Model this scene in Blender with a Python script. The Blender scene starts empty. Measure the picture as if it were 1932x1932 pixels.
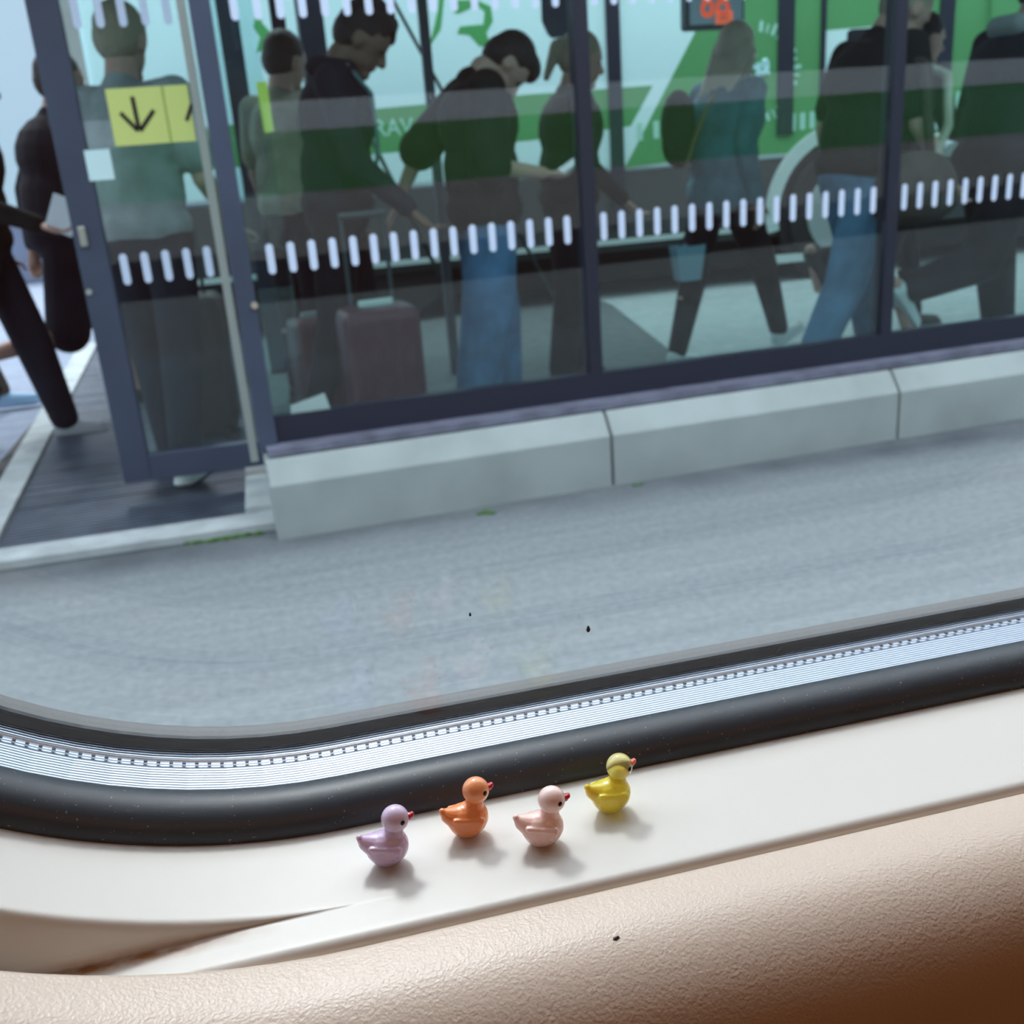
import bpy, math, random
import numpy as np
from math import radians, sin, cos, tan, pi, sqrt
from mathutils import Vector, Matrix

random.seed(7)
rng = np.random.default_rng(7)
SC = bpy.context.scene
COL = SC.collection

# ------------------------------------------------------------------ camera
EYE = np.array([0.0, 0.0, 1.15])
FPX = 1935.0
_h, _p, _t = radians(77.6), radians(19.5), radians(4.36)
CF = np.array([cos(_h) * cos(_p), sin(_h) * cos(_p), -sin(_p)])
_r0 = np.array([sin(_h), -cos(_h), 0.0])
_u0 = np.cross(_r0, CF)
CR = cos(_t) * _r0 - sin(_t) * _u0
CU = sin(_t) * _r0 + cos(_t) * _u0
cam_data = bpy.data.cameras.new('camera')
cam = bpy.data.objects.new('camera', cam_data)
COL.objects.link(cam)
M = Matrix.Identity(4)
for i in range(3):
    M[i][0] = CR[i]; M[i][1] = CU[i]; M[i][2] = -CF[i]; M[i][3] = EYE[i]
cam.matrix_world = M
cam_data.sensor_width = 36.0
cam_data.lens = 36.0 * FPX / 1932.0
cam_data.clip_start = 0.02
cam_data.clip_end = 200
cam_data.dof.use_dof = True
cam_data.dof.focus_distance = 0.262
cam_data.dof.aperture_fstop = 27.0
SC.camera = cam

# ------------------------------------------------------------------ sky, sun, exposure
world = bpy.data.worlds.new('overcast_sky')
SC.world = world
world.use_nodes = True
wn = world.node_tree
wn.nodes.clear()
w_out = wn.nodes.new('ShaderNodeOutputWorld')
w_bg = wn.nodes.new('ShaderNodeBackground')
w_tc = wn.nodes.new('ShaderNodeTexCoord')
w_sep = wn.nodes.new('ShaderNodeSeparateXYZ')
w_ramp = wn.nodes.new('ShaderNodeValToRGB')
w_ramp.color_ramp.elements[0].position = 0.0
w_ramp.color_ramp.elements[0].color = (0.58, 0.80, 0.98, 1)
w_ramp.color_ramp.elements[1].position = 0.85
w_ramp.color_ramp.elements[1].color = (4.6, 4.8, 5.0, 1)
e_ = w_ramp.color_ramp.elements.new(0.16)
e_.color = (0.66, 0.87, 1.04, 1)
e_ = w_ramp.color_ramp.elements.new(0.36)
e_.color = (2.4, 2.6, 2.75, 1)
w_noise = wn.nodes.new('ShaderNodeTexNoise')
w_noise.inputs['Scale'].default_value = 1.5
w_mix = wn.nodes.new('ShaderNodeMix')
w_mix.data_type = 'RGBA'; w_mix.blend_type = 'MULTIPLY'
w_mix.inputs[0].default_value = 0.15
wn.links.new(w_tc.outputs['Generated'], w_sep.inputs[0])
wn.links.new(w_tc.outputs['Generated'], w_noise.inputs['Vector'])
wn.links.new(w_sep.outputs['Z'], w_ramp.inputs[0])
wn.links.new(w_ramp.outputs[0], w_mix.inputs[6])
wn.links.new(w_noise.outputs[0], w_mix.inputs[7])
wn.links.new(w_mix.outputs[2], w_bg.inputs[0])
w_bg.inputs[1].default_value = 1.0
wn.links.new(w_bg.outputs[0], w_out.inputs[0])

sun_d = bpy.data.lights.new('sun', 'SUN')
sun = bpy.data.objects.new('sun', sun_d)
COL.objects.link(sun)
sun_dir = Vector((0.03, -0.86, -1.0)).normalized()
sun.rotation_euler = sun_dir.to_track_quat('-Z', 'Y').to_euler()
sun_d.energy = 2.0
sun_d.angle = radians(9)
sun_d.color = (1.0, 0.98, 0.95)

FILL_LAMP = 5.0
SC.view_settings.view_transform = 'Standard'
SC.view_settings.look = 'None'
SC.view_settings.gamma = 1
SC.view_settings.use_curve_mapping = False
SC.view_settings.exposure = 0.0
try:
    SC.cycles.use_denoising = True
    SC.cycles.max_bounces = 14
    SC.cycles.transparent_max_bounces = 40
    SC.cycles.transmission_bounces = 12
    SC.cycles.glossy_bounces = 6
    SC.cycles.sample_clamp_indirect = 6.0
    SC.cycles.caustics_refractive = True
except Exception:
    pass

# ------------------------------------------------------------------ helpers
def ray(x, y):
    return CF * FPX + CR * (x - 966) - CU * (y - 966)

def atY(x, y, yy):
    d = ray(x, y); return EYE + d * (yy / d[1])

def atZ(x, y, zz):
    d = ray(x, y); return EYE + d * ((zz - EYE[2]) / d[2])

SA = radians(2.5)
def sh(s, n, z):                       # shelter frame -> world
    return (s * cos(SA) - n * sin(SA), s * sin(SA) + n * cos(SA), z)

def atN(x, y, n):                      # shelter-parallel plane: returns s, z
    d = ray(x, y)
    N = np.array([-sin(SA), cos(SA), 0])
    P = EYE + d * (n / (d @ N))
    return P[0] * cos(SA) + P[1] * sin(SA), P[2]

def lin(r, g, b):
    f = lambda c: (c / 255 / 12.92) if c / 255 <= 0.04045 else ((c / 255 + 0.055) / 1.055) ** 2.4
    return (f(r), f(g), f(b), 1)

def mat(name, col, rough=0.6, metal=0.0, spec=0.5, bump=0.0, bscale=50.0, var=0.0, vscale=8.0,
        coat=0.0, emit=None, estr=0.0, trans=0.0, ior=1.45, sss=0.0, bdist=0.01, vcol=None):
    m = bpy.data.materials.new(name)
    m.use_nodes = True
    nt = m.node_tree
    b = nt.nodes['Principled BSDF']
    b.inputs['Base Color'].default_value = col
    b.inputs['Roughness'].default_value = rough
    b.inputs['Metallic'].default_value = metal
    b.inputs['Specular IOR Level'].default_value = spec
    b.inputs['IOR'].default_value = ior
    if coat: b.inputs['Coat Weight'].default_value = coat; b.inputs['Coat Roughness'].default_value = 0.05
    if trans: b.inputs['Transmission Weight'].default_value = trans
    if sss:
        b.inputs['Subsurface Weight'].default_value = sss
        b.inputs['Subsurface Scale'].default_value = 0.003
    if emit:
        b.inputs['Emission Color'].default_value = emit
        b.inputs['Emission Strength'].default_value = estr
    tc = nt.nodes.new('ShaderNodeTexCoord')
    if var:
        n = nt.nodes.new('ShaderNodeTexNoise'); n.inputs['Scale'].default_value = vscale
        n.inputs['Detail'].default_value = 6
        nt.links.new(tc.outputs['Object'], n.inputs['Vector'])
        r = nt.nodes.new('ShaderNodeValToRGB')
        c2 = vcol or tuple(c * (1 - var) for c in col[:3]) + (1,)
        c1 = tuple(min(1, c * (1 + var)) for c in col[:3]) + (1,)
        r.color_ramp.elements[0].position = 0.35; r.color_ramp.elements[0].color = c2
        r.color_ramp.elements[1].position = 0.65; r.color_ramp.elements[1].color = c1
        nt.links.new(n.outputs[0], r.inputs[0])
        nt.links.new(r.outputs[0], b.inputs['Base Color'])
    if bump:
        n = nt.nodes.new('ShaderNodeTexNoise'); n.inputs['Scale'].default_value = bscale
        n.inputs['Detail'].default_value = 4
        nt.links.new(tc.outputs['Object'], n.inputs['Vector'])
        bp = nt.nodes.new('ShaderNodeBump'); bp.inputs['Strength'].default_value = bump
        bp.inputs['Distance'].default_value = bdist
        nt.links.new(n.outputs[0], bp.inputs['Height'])
        nt.links.new(bp.outputs[0], b.inputs['Normal'])
    return m

def glass_mat(name, tint, f0, gloss=(1, 1, 1, 1)):
    """thin pane: see-through with a Schlick reflection, the same for every ray"""
    m = bpy.data.materials.new(name); m.use_nodes = True
    nt = m.node_tree; nt.nodes.clear()
    L = nt.links.new
    out = nt.nodes.new('ShaderNodeOutputMaterial')
    tr = nt.nodes.new('ShaderNodeBsdfTransparent'); tr.inputs[0].default_value = tint
    gl = nt.nodes.new('ShaderNodeBsdfGlossy'); gl.inputs['Roughness'].default_value = 0.0
    gl.inputs[0].default_value = gloss
    geo = nt.nodes.new('ShaderNodeNewGeometry')
    dot = nt.nodes.new('ShaderNodeVectorMath'); dot.operation = 'DOT_PRODUCT'
    L(geo.outputs['Normal'], dot.inputs[0]); L(geo.outputs['Incoming'], dot.inputs[1])
    ab = nt.nodes.new('ShaderNodeMath'); ab.operation = 'ABSOLUTE'; L(dot.outputs['Value'], ab.inputs[0])
    om = nt.nodes.new('ShaderNodeMath'); om.operation = 'SUBTRACT'; om.inputs[0].default_value = 1; L(ab.outputs[0], om.inputs[1])
    pw = nt.nodes.new('ShaderNodeMath'); pw.operation = 'POWER'; L(om.outputs[0], pw.inputs[0]); pw.inputs[1].default_value = 5
    ma = nt.nodes.new('ShaderNodeMath'); ma.operation = 'MULTIPLY_ADD'; L(pw.outputs[0], ma.inputs[0])
    ma.inputs[1].default_value = 1 - f0; ma.inputs[2].default_value = f0; ma.use_clamp = True
    mx = nt.nodes.new('ShaderNodeMixShader'); L(ma.outputs[0], mx.inputs[0]); L(tr.outputs[0], mx.inputs[1]); L(gl.outputs[0], mx.inputs[2])
    L(mx.outputs[0], out.inputs[0])
    return m

class MB:
    """collects vertices and faces of one mesh"""
    def __init__(s): s.v = []; s.f = []
    def add(s, vs, fs):
        o = len(s.v); s.v += [tuple(map(float, v)) for v in vs]; s.f += [tuple(i + o for i in f) for f in fs]; return s
    def box(s, x0, x1, y0, y1, z0, z1, T=None):
        vs = [(x, y, z) for x in (x0, x1) for y in (y0, y1) for z in (z0, z1)]
        if T: vs = [T(*v) for v in vs]
        return s.add(vs, [(0, 1, 3, 2), (4, 6, 7, 5), (0, 4, 5, 1), (2, 3, 7, 6), (0, 2, 6, 4), (1, 5, 7, 3)])
    def tube(s, p, q, r, r2=None, n=12):
        p = Vector(p); q = Vector(q); r2 = r if r2 is None else r2
        d = (q - p).normalized(); a = d.orthogonal().normalized(); b = d.cross(a)
        vs = []
        for c, rr in ((p, r), (q, r2)):
            for i in range(n):
                t = 2 * pi * i / n; vs.append(c + (a * cos(t) + b * sin(t)) * rr)
        fs = [(i, (i + 1) % n, n + (i + 1) % n, n + i) for i in range(n)] + [tuple(range(n))[::-1], tuple(range(n, 2 * n))]
        return s.add(vs, fs)
    def prism(s, poly, d):
        """poly: list of 3-D points (planar), extruded by vector d"""
        n = len(poly); d = Vector(d)
        vs = [Vector(p) for p in poly] + [Vector(p) + d for p in poly]
        return s.add(vs, [tuple(range(n))[::-1], tuple(range(n, 2 * n))] + [(i, (i + 1) % n, n + (i + 1) % n, n + i) for i in range(n)])
    def cap(s, p, q, r1, r2=None, n=14, flat=None):
        """tapered capsule; flat = (axis vector, factor) squashes it"""
        p = np.array(p, float); q = np.array(q, float); r2 = r1 if r2 is None else r2
        d = q - p; Ln = np.linalg.norm(d)
        d = d / Ln if Ln > 1e-9 else np.array([0, 0, 1.0])
        a = np.cross(d, [0, 0, 1.0]) if abs(d[2]) < 0.9 else np.cross(d, [1.0, 0, 0])
        a /= np.linalg.norm(a); b = np.cross(d, a)
        rings = []
        k = n // 2
        for j in range(k + 1):
            ph = -pi / 2 + (pi / 2) * j / k; rings.append((p, r1, ph))
        for j in range(k + 1):
            ph = (pi / 2) * j / k; rings.append((q, r2, ph))
        vs = []
        for c, rr, ph in rings:
            for i in range(n):
                t = 2 * pi * i / n
                vs.append(c + d * sin(ph) * rr + (a * cos(t) + b * sin(t)) * cos(ph) * rr)
        if flat:
            ax = np.array(flat[0], float); ax /= np.linalg.norm(ax); c0 = (p + q) / 2
            vs = [v - ax * ((v - c0) @ ax) * (1 - flat[1]) for v in vs]
        m = len(rings); fs = []
        for j in range(m - 1):
            for i in range(n):
                fs.append((j * n + i, j * n + (i + 1) % n, (j + 1) * n + (i + 1) % n, (j + 1) * n + i))
        return s.add(vs, fs)
    def ell(s, c, rx, ry, rz, R=None, n=18):
        c = np.array(c, float); vs = []; k = n // 2
        for j in range(k + 1):
            ph = -pi / 2 + pi * j / k
            for i in range(n):
                t = 2 * pi * i / n
                v = np.array([rx * cos(ph) * cos(t), ry * cos(ph) * sin(t), rz * sin(ph)])
                if R is not None: v = R @ v
                vs.append(c + v)
        fs = [(j * n + i, j * n + (i + 1) % n, (j + 1) * n + (i + 1) % n, (j + 1) * n + i) for j in range(k) for i in range(n)]
        return s.add(vs, fs)
    def mesh(s, name):
        me = bpy.data.meshes.new(name); me.from_pydata(s.v, [], s.f); me.update(); return me
    def build(s, name, m=None, parent=None, smooth=False, bevel=0.0, fix=True):
        me = s.mesh(name)
        if fix:
            import bmesh
            bm = bmesh.new(); bm.from_mesh(me); bmesh.ops.remove_doubles(bm, verts=bm.verts, dist=1e-7)
            bmesh.ops.recalc_face_normals(bm, faces=bm.faces); bm.to_mesh(me); bm.free()
        o = bpy.data.objects.new(name, me); COL.objects.link(o)
        if m: me.materials.append(m)
        if smooth: me.polygons.foreach_set('use_smooth', [True] * len(me.polygons))
        if parent: o.parent = parent; o.matrix_parent_inverse = parent.matrix_world.inverted()
        if bevel:
            b = o.modifiers.new('bevel', 'BEVEL'); b.width = bevel; b.segments = 3; b.limit_method = 'ANGLE'
        return o

def remesh(mb, name, m, parent, voxel, smooth=2, k=1.0, local=True):
    """fuse overlapping shapes into one continuous surface"""
    me = mb.mesh(name)
    o = bpy.data.objects.new(name, me); COL.objects.link(o)
    r = o.modifiers.new('r', 'REMESH'); r.mode = 'VOXEL'; r.voxel_size = voxel; r.adaptivity = 0
    if smooth:
        q = o.modifiers.new('s', 'SMOOTH'); q.factor = 0.5; q.iterations = smooth
    dg = bpy.context.evaluated_depsgraph_get(); dg.update()
    me2 = bpy.data.meshes.new_from_object(o.evaluated_get(dg))
    o.modifiers.clear(); o.data = me2; bpy.data.meshes.remove(me)
    me2.name = name
    if k != 1.0: me2.transform(Matrix.Scale(k, 4))
    me2.materials.clear(); me2.materials.append(m)
    me2.polygons.foreach_set('use_smooth', [True] * len(me2.polygons))
    if parent: o.parent = parent
    return o

def tag(o, label=None, cat=None, group=None, kind=None):
    if label: o['label'] = label
    if cat: o['category'] = cat
    if group: o['group'] = group
    if kind: o['kind'] = kind
    return o

def empty(name, loc=(0, 0, 0), rz=0.0, parent=None):
    o = bpy.data.objects.new(name, None); COL.objects.link(o)
    o.location = loc; o.rotation_euler = (0, 0, rz); o.empty_display_size = 0.1
    if parent: o.parent = parent
    bpy.context.view_layer.update()
    return o

def text_mesh(txt, name, m, parent, origin, ux, uz, size, thick, stretch=1.0):
    """raised letters laid out on a surface; ux right, uz up"""
    cu = bpy.data.curves.new(name, 'FONT'); cu.body = txt; cu.size = 1; cu.extrude = 0.02; cu.offset = 0.006
    t = bpy.data.objects.new(name + '_t', cu); COL.objects.link(t)
    dg = bpy.context.evaluated_depsgraph_get(); dg.update()
    me = bpy.data.meshes.new_from_object(t.evaluated_get(dg))
    bpy.data.objects.remove(t)
    ux = Vector(ux).normalized(); uz = Vector(uz).normalized(); un = ux.cross(uz)
    O = Vector(origin)
    for v in me.vertices:
        c = v.co.copy(); v.co = O + ux * c.x * size * stretch + uz * c.y * size + un * (c.z / 0.02) * thick
    o = bpy.data.objects.new(name, me); COL.objects.link(o)
    me.materials.clear(); me.materials.append(m)
    if parent: o.parent = parent; o.matrix_parent_inverse = parent.matrix_world.inverted()
    return o

# ------------------------------------------------------------------ materials
M_cream = mat('cream_plastic', (0.62, 0.60, 0.57, 1), 0.38, spec=0.45, bump=0.02, bscale=900, bdist=0.0003)
M_panel = mat('textured_beige_panel', (0.60, 0.49, 0.41, 1), 0.38, spec=0.6)
M_rubber = mat('black_rubber_gasket', (0.036, 0.043, 0.056, 1), 0.42, spec=0.45, bump=0.06, bscale=700, bdist=0.0004)
M_frit = mat('black_glass_border', (0.008, 0.012, 0.02, 1), 0.2, spec=0.5)
M_flange = mat('grey_outer_rubber', (0.07, 0.072, 0.075, 1), 0.6)
M_alu = mat('ribbed_aluminium', (0.40, 0.45, 0.54, 1), 0.38, metal=1.0)
M_hole = mat('spacer_hole_dark', (0.03, 0.035, 0.045, 1), 0.5)
M_pane = glass_mat('train_window_glass', (0.975, 0.992, 1.0, 1), 0.042)
M_shglass = glass_mat('shelter_glass', (0.84, 0.94, 0.94, 1), 0.045)
M_navy = mat('navy_powder_coat', (0.045, 0.062, 0.105, 1), 0.42, spec=0.5, var=0.12, vscale=3)
M_darkpost = mat('black_blue_powder_coat', (0.012, 0.017, 0.035, 1), 0.4)
M_silver = mat('silver_aluminium_edge', (0.50, 0.52, 0.50, 1), 0.35, metal=0.6)
M_mark = mat('white_frosted_marking', (0.62, 0.70, 0.90, 1), 0.5)
M_flash = mat('zinc_flashing', (0.17, 0.18, 0.25, 1), 0.45, metal=0.3, var=0.25, vscale=12)
M_steel = mat('galvanised_grating', (0.055, 0.075, 0.11, 1), 0.5, metal=0.3, var=0.2, vscale=10)
M_black = mat('flat_black', (0.006, 0.007, 0.009, 1), 0.7)
M_tyre = mat('tyre_rubber', (0.012, 0.012, 0.014, 1), 0.7)

# fine tuning of a few node materials
def panel_nodes():
    nt = M_panel.node_tree; b = nt.nodes['Principled BSDF']
    tc = nt.nodes.new('ShaderNodeTexCoord')
    n1 = nt.nodes.new('ShaderNodeTexNoise'); n1.inputs['Scale'].default_value = 1150; n1.inputs['Detail'].default_value = 1.5
    n2 = nt.nodes.new('ShaderNodeTexVoronoi'); n2.inputs['Scale'].default_value = 1500
    nt.links.new(tc.outputs['Object'], n1.inputs['Vector']); nt.links.new(tc.outputs['Object'], n2.inputs['Vector'])
    ad = nt.nodes.new('ShaderNodeMath'); ad.operation = 'MULTIPLY_ADD'; ad.inputs[1].default_value = 0.35
    nt.links.new(n2.outputs['Distance'], ad.inputs[0]); nt.links.new(n1.outputs[0], ad.inputs[2])
    bp = nt.nodes.new('ShaderNodeBump'); bp.inputs['Strength'].default_value = 0.5; bp.inputs['Distance'].default_value = 0.0003
    nt.links.new(ad.outputs[0], bp.inputs['Height']); nt.links.new(bp.outputs[0], b.inputs['Normal'])
panel_nodes()

def alu_nodes():                        # fine ribs running along the bar
    nt = M_alu.node_tree; b = nt.nodes['Principled BSDF']
    tc = nt.nodes.new('ShaderNodeTexCoord'); sp = nt.nodes.new('ShaderNodeSeparateXYZ')
    nt.links.new(tc.outputs['Object'], sp.inputs[0])
    mm = nt.nodes.new('ShaderNodeMath'); mm.operation = 'MULTIPLY'; mm.inputs[1].default_value = 2 * pi / 0.0012
    sn = nt.nodes.new('ShaderNodeMath'); sn.operation = 'SINE'
    nt.links.new(sp.outputs['Y'], mm.inputs[0]); nt.links.new(mm.outputs[0], sn.inputs[0])
    bp = nt.nodes.new('ShaderNodeBump'); bp.inputs['Strength'].default_value = 0.8; bp.inputs['Distance'].default_value = 0.0001
    nt.links.new(sn.outputs[0], bp.inputs['Height']); nt.links.new(bp.outputs[0], b.inputs['Normal'])
alu_nodes()

def rubber_specks():
    nt = M_rubber.node_tree; b = nt.nodes['Principled BSDF']
    tc = nt.nodes.new('ShaderNodeTexCoord')
    n = nt.nodes.new('ShaderNodeTexNoise'); n.inputs['Scale'].default_value = 1500; n.inputs['Detail'].default_value = 0
    nt.links.new(tc.outputs['Object'], n.inputs['Vector'])
    r = nt.nodes.new('ShaderNodeValToRGB')
    r.color_ramp.elements[0].position = 0.79; r.color_ramp.elements[0].color = (0.036, 0.043, 0.056, 1)
    r.color_ramp.elements[1].position = 0.84; r.color_ramp.elements[1].color = (0.22, 0.22, 0.22, 1)
    nt.links.new(n.outputs[0], r.inputs[0]); nt.links.new(r.outputs[0], b.inputs['Base Color'])
rubber_specks()

def cream_stain():                      # brown grime lying in the corner of the recess
    nt = M_cream.node_tree; b = nt.nodes['Principled BSDF']
    tc = nt.nodes.new('ShaderNodeTexCoord'); sp = nt.nodes.new('ShaderNodeSeparateXYZ')
    nt.links.new(tc.outputs['Object'], sp.inputs[0])
    def math(op, a, b_=None, c=None, clamp=False):
        q = nt.nodes.new('ShaderNodeMath'); q.operation = op; q.use_clamp = clamp
        for i, v in enumerate((a, b_, c)):
            if v is None: continue
            if isinstance(v, (int, float)): q.inputs[i].default_value = v
            else: nt.links.new(v, q.inputs[i])
        return q.outputs[0]
    dy = math('ABSOLUTE', math('SUBTRACT', sp.outputs['Y'], 0.1950))
    my = math('SUBTRACT', 1, math('DIVIDE', dy, 0.0032), clamp=True)
    mx = math('DIVIDE', math('SUBTRACT', -0.016, sp.outputs['X']), 0.03, clamp=True)
    mz = math('SUBTRACT', 1, math('DIVIDE', math('SUBTRACT', sp.outputs['Z'], 0.9905), 0.0018), clamp=True)
    n = nt.nodes.new('ShaderNodeTexNoise'); n.inputs['Scale'].default_value = 260; n.inputs['Detail'].default_value = 5
    nt.links.new(tc.outputs['Object'], n.inputs['Vector'])
    f = math('MULTIPLY', math('MULTIPLY', math('MULTIPLY', my, mx), mz), math('MULTIPLY', n.outputs[0], 1.9), clamp=True)
    mix = nt.nodes.new('ShaderNodeMix'); mix.data_type = 'RGBA'
    mix.inputs[6].default_value = (0.62, 0.60, 0.57, 1); mix.inputs[7].default_value = (0.26, 0.11, 0.04, 1)
    nt.links.new(f, mix.inputs[0]); nt.links.new(mix.outputs[2], b.inputs['Base Color'])
cream_stain()

def ground_mat(name, base, dark, light, streak=0.0, sc=9.0):
    m = mat(name, base, 0.85, spec=0.3)
    nt = m.node_tree; b = nt.nodes['Principled BSDF']; L = nt.links.new
    tc = nt.nodes.new('ShaderNodeTexCoord')
    n1 = nt.nodes.new('ShaderNodeTexNoise'); n1.inputs['Scale'].default_value = sc * 4.5; n1.inputs['Detail'].default_value = 5
    n1.inputs['Roughness'].default_value = 0.7
    L(tc.outputs['Object'], n1.inputs['Vector'])
    r1 = nt.nodes.new('ShaderNodeValToRGB')
    r1.color_ramp.elements[0].position = 0.36; r1.color_ramp.elements[0].color = dark
    r1.color_ramp.elements[1].position = 0.68; r1.color_ramp.elements[1].color = light
    L(n1.outputs[0], r1.inputs[0])
    mp = nt.nodes.new('ShaderNodeMapping'); mp.inputs['Scale'].default_value = (0.25, 7, 1); mp.inputs['Rotation'].default_value = (0, 0, radians(-3))
    L(tc.outputs['Object'], mp.inputs[0])
    n2 = nt.nodes.new('ShaderNodeTexNoise'); n2.inputs['Scale'].default_value = 2.2; n2.inputs['Detail'].default_value = 4
    L(mp.outputs[0], n2.inputs['Vector'])
    r2 = nt.nodes.new('ShaderNodeValToRGB')
    r2.color_ramp.elements[0].position = 0.3; r2.color_ramp.elements[0].color = (0.72, 0.74, 0.77, 1)
    r2.color_ramp.elements[1].position = 0.65; r2.color_ramp.elements[1].color = (1.12, 1.12, 1.1, 1)
    L(n2.outputs[0], r2.inputs[0])
    mx = nt.nodes.new('ShaderNodeMix'); mx.data_type = 'RGBA'; mx.blend_type = 'MULTIPLY'; mx.inputs[0].default_value = streak
    L(r1.outputs[0], mx.inputs[6]); L(r2.outputs[0], mx.inputs[7])
    n3 = nt.nodes.new('ShaderNodeTexVoronoi'); n3.inputs['Scale'].default_value = 26
    L(tc.outputs['Object'], n3.inputs['Vector'])
    r3 = nt.nodes.new('ShaderNodeValToRGB')
    r3.color_ramp.elements[0].position = 0.0; r3.color_ramp.elements[0].color = (1, 1, 1, 1)
    r3.color_ramp.elements[1].position = 0.16; r3.color_ramp.elements[1].color = (0, 0, 0, 1)
    L(n3.outputs['Distance'], r3.inputs[0])
    m3 = nt.nodes.new('ShaderNodeMath'); m3.operation = 'MULTIPLY'; m3.inputs[1].default_value = 0.35; L(r3.outputs[0], m3.inputs[0])
    mx2 = nt.nodes.new('ShaderNodeMix'); mx2.data_type = 'RGBA'; mx2.inputs[7].default_value = tuple(min(1, c * 1.7) for c in light[:3]) + (1,)
    L(m3.outputs[0], mx2.inputs[0]); L(mx.outputs[2], mx2.inputs[6])
    if name == 'grey_asphalt':                 # darker towards the foot of the shelter wall, broken up by noise
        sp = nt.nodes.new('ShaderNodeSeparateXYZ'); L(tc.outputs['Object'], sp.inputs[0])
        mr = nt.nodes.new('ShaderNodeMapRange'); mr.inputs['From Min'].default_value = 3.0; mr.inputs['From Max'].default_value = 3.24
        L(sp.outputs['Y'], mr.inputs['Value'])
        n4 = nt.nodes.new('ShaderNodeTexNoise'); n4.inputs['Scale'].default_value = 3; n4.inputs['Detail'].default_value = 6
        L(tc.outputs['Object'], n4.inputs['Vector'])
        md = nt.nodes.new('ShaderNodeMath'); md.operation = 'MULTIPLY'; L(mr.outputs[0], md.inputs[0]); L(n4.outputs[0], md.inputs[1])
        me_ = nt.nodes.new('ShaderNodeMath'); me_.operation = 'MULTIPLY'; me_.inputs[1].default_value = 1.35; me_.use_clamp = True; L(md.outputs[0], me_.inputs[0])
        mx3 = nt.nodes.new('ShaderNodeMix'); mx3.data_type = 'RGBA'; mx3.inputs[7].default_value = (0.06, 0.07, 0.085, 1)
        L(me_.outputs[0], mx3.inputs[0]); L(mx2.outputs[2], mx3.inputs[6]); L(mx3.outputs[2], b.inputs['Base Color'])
    else: L(mx2.outputs[2], b.inputs['Base Color'])
    return m
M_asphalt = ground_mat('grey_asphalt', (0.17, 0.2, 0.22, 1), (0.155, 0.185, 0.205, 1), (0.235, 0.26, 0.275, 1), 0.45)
M_shfloor = ground_mat('dark_asphalt_footpath', (0.1, 0.12, 0.12, 1), (0.085, 0.11, 0.11, 1), (0.13, 0.155, 0.155, 1), 0.3, 3)
M_pave = ground_mat('pale_paving', (0.3, 0.36, 0.36, 1), (0.30, 0.37, 0.37, 1), (0.40, 0.46, 0.45, 1), 0.4, 2)
M_lpave = ground_mat('blue_grey_asphalt', (0.2, 0.23, 0.3, 1), (0.19, 0.225, 0.30, 1), (0.25, 0.29, 0.37, 1), 0.3, 2)
M_conc = mat('pale_concrete', (0.30, 0.345, 0.35, 1), 0.85, var=0.10, vscale=4, bump=0.2, bscale=60, bdist=0.002)
M_kerb = mat('light_kerb_concrete', (0.36, 0.40, 0.42, 1), 0.85, var=0.15, vscale=9, bump=0.2, bscale=60, bdist=0.002)

# ------------------------------------------------------------------ train wall: window, liner, panel
ZB = EYE[2] - 0.160                     # sill level
ZT = 1.72
XL, XR = 0.0, 0.245                     # centres of the bottom corners

def rr_path(R, zb, xc0=XL, xc1=XR, zt=None, na=26, ns=10):
    """rounded rectangle, starting top-left going down the left side; returns (x, z, nx, nz) with outward normals"""
    zt = (ZT + (ZB - zb)) if zt is None else zt
    pts = []
    def arc(cx, cz, a0, a1, n=na):
        for i in range(n + 1):
            a = a0 + (a1 - a0) * i / n
            pts.append((cx + R * cos(a), cz + R * sin(a), cos(a), sin(a)))
    arc(xc0, zt - R, pi / 2, pi)
    for i in range(1, ns): 
        t = i / ns; pts.append((xc0 - R, (zt - R) * (1 - t) + (zb + R) * t, -1, 0))
    arc(xc0, zb + R, pi, 1.5 * pi)
    for i in range(1, ns): 
        t = i / ns; pts.append((xc0 * (1 - t) + xc1 * t, zb, 0, -1))
    arc(xc1, zb + R, 1.5 * pi, 2 * pi)
    for i in range(1, ns):
        t = i / ns; pts.append((xc1 + R, (zb + R) * (1 - t) + (zt - R) * t, 1, 0))
    arc(xc1, zt - R, 0, pi / 2)
    for i in range(1, ns):
        t = i / ns; pts.append((xc1 * (1 - t) + xc0 * t, zt, 0, 1))
    return pts

def sweep(name, path, prof, m, parent=None, closed_prof=False, smooth=True):
    """prof: list of (n, y); n = distance outward from the path"""
    mb = MB(); k = len(prof); N = len(path)
    vs = [(x + nx * n, y, z + nz * n) for (x, z, nx, nz) in path for (n, y) in prof]
    fs = []
    for i in range(N):
        j = (i + 1) % N
        for a in range(k if closed_prof else k - 1):
            b = (a + 1) % k
            fs.append((i * k + a, i * k + b, j * k + b, j * k + a))
    mb.add(vs, fs)
    o = mb.build(name, m, parent, smooth=smooth)
    return o

win = tag(empty('window_1', (0.12, 0.25, ZB)), 'rounded train window in a black rubber gasket above the cream sill', 'window', kind='structure')

# rubber gasket, big round bead
gp = []
gy0, gn0 = 0.2258, 0.0012
for i in range(19):
    a = pi * i / 18
    yy = 0.2348 - 0.0092 * cos(a)
    nn = -0.0088 * (sin(a) ** 0.8 if sin(a) > 0 else 0) 
    gp.append((nn + 0.0008, yy))
gp = [(0.004, 0.2256)] + gp[:17] + [(-0.0030, 0.2438), (0.004, 0.2438)]
sweep('gasket', rr_path(0.165, ZB), gp, M_rubber, win, True)

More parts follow.
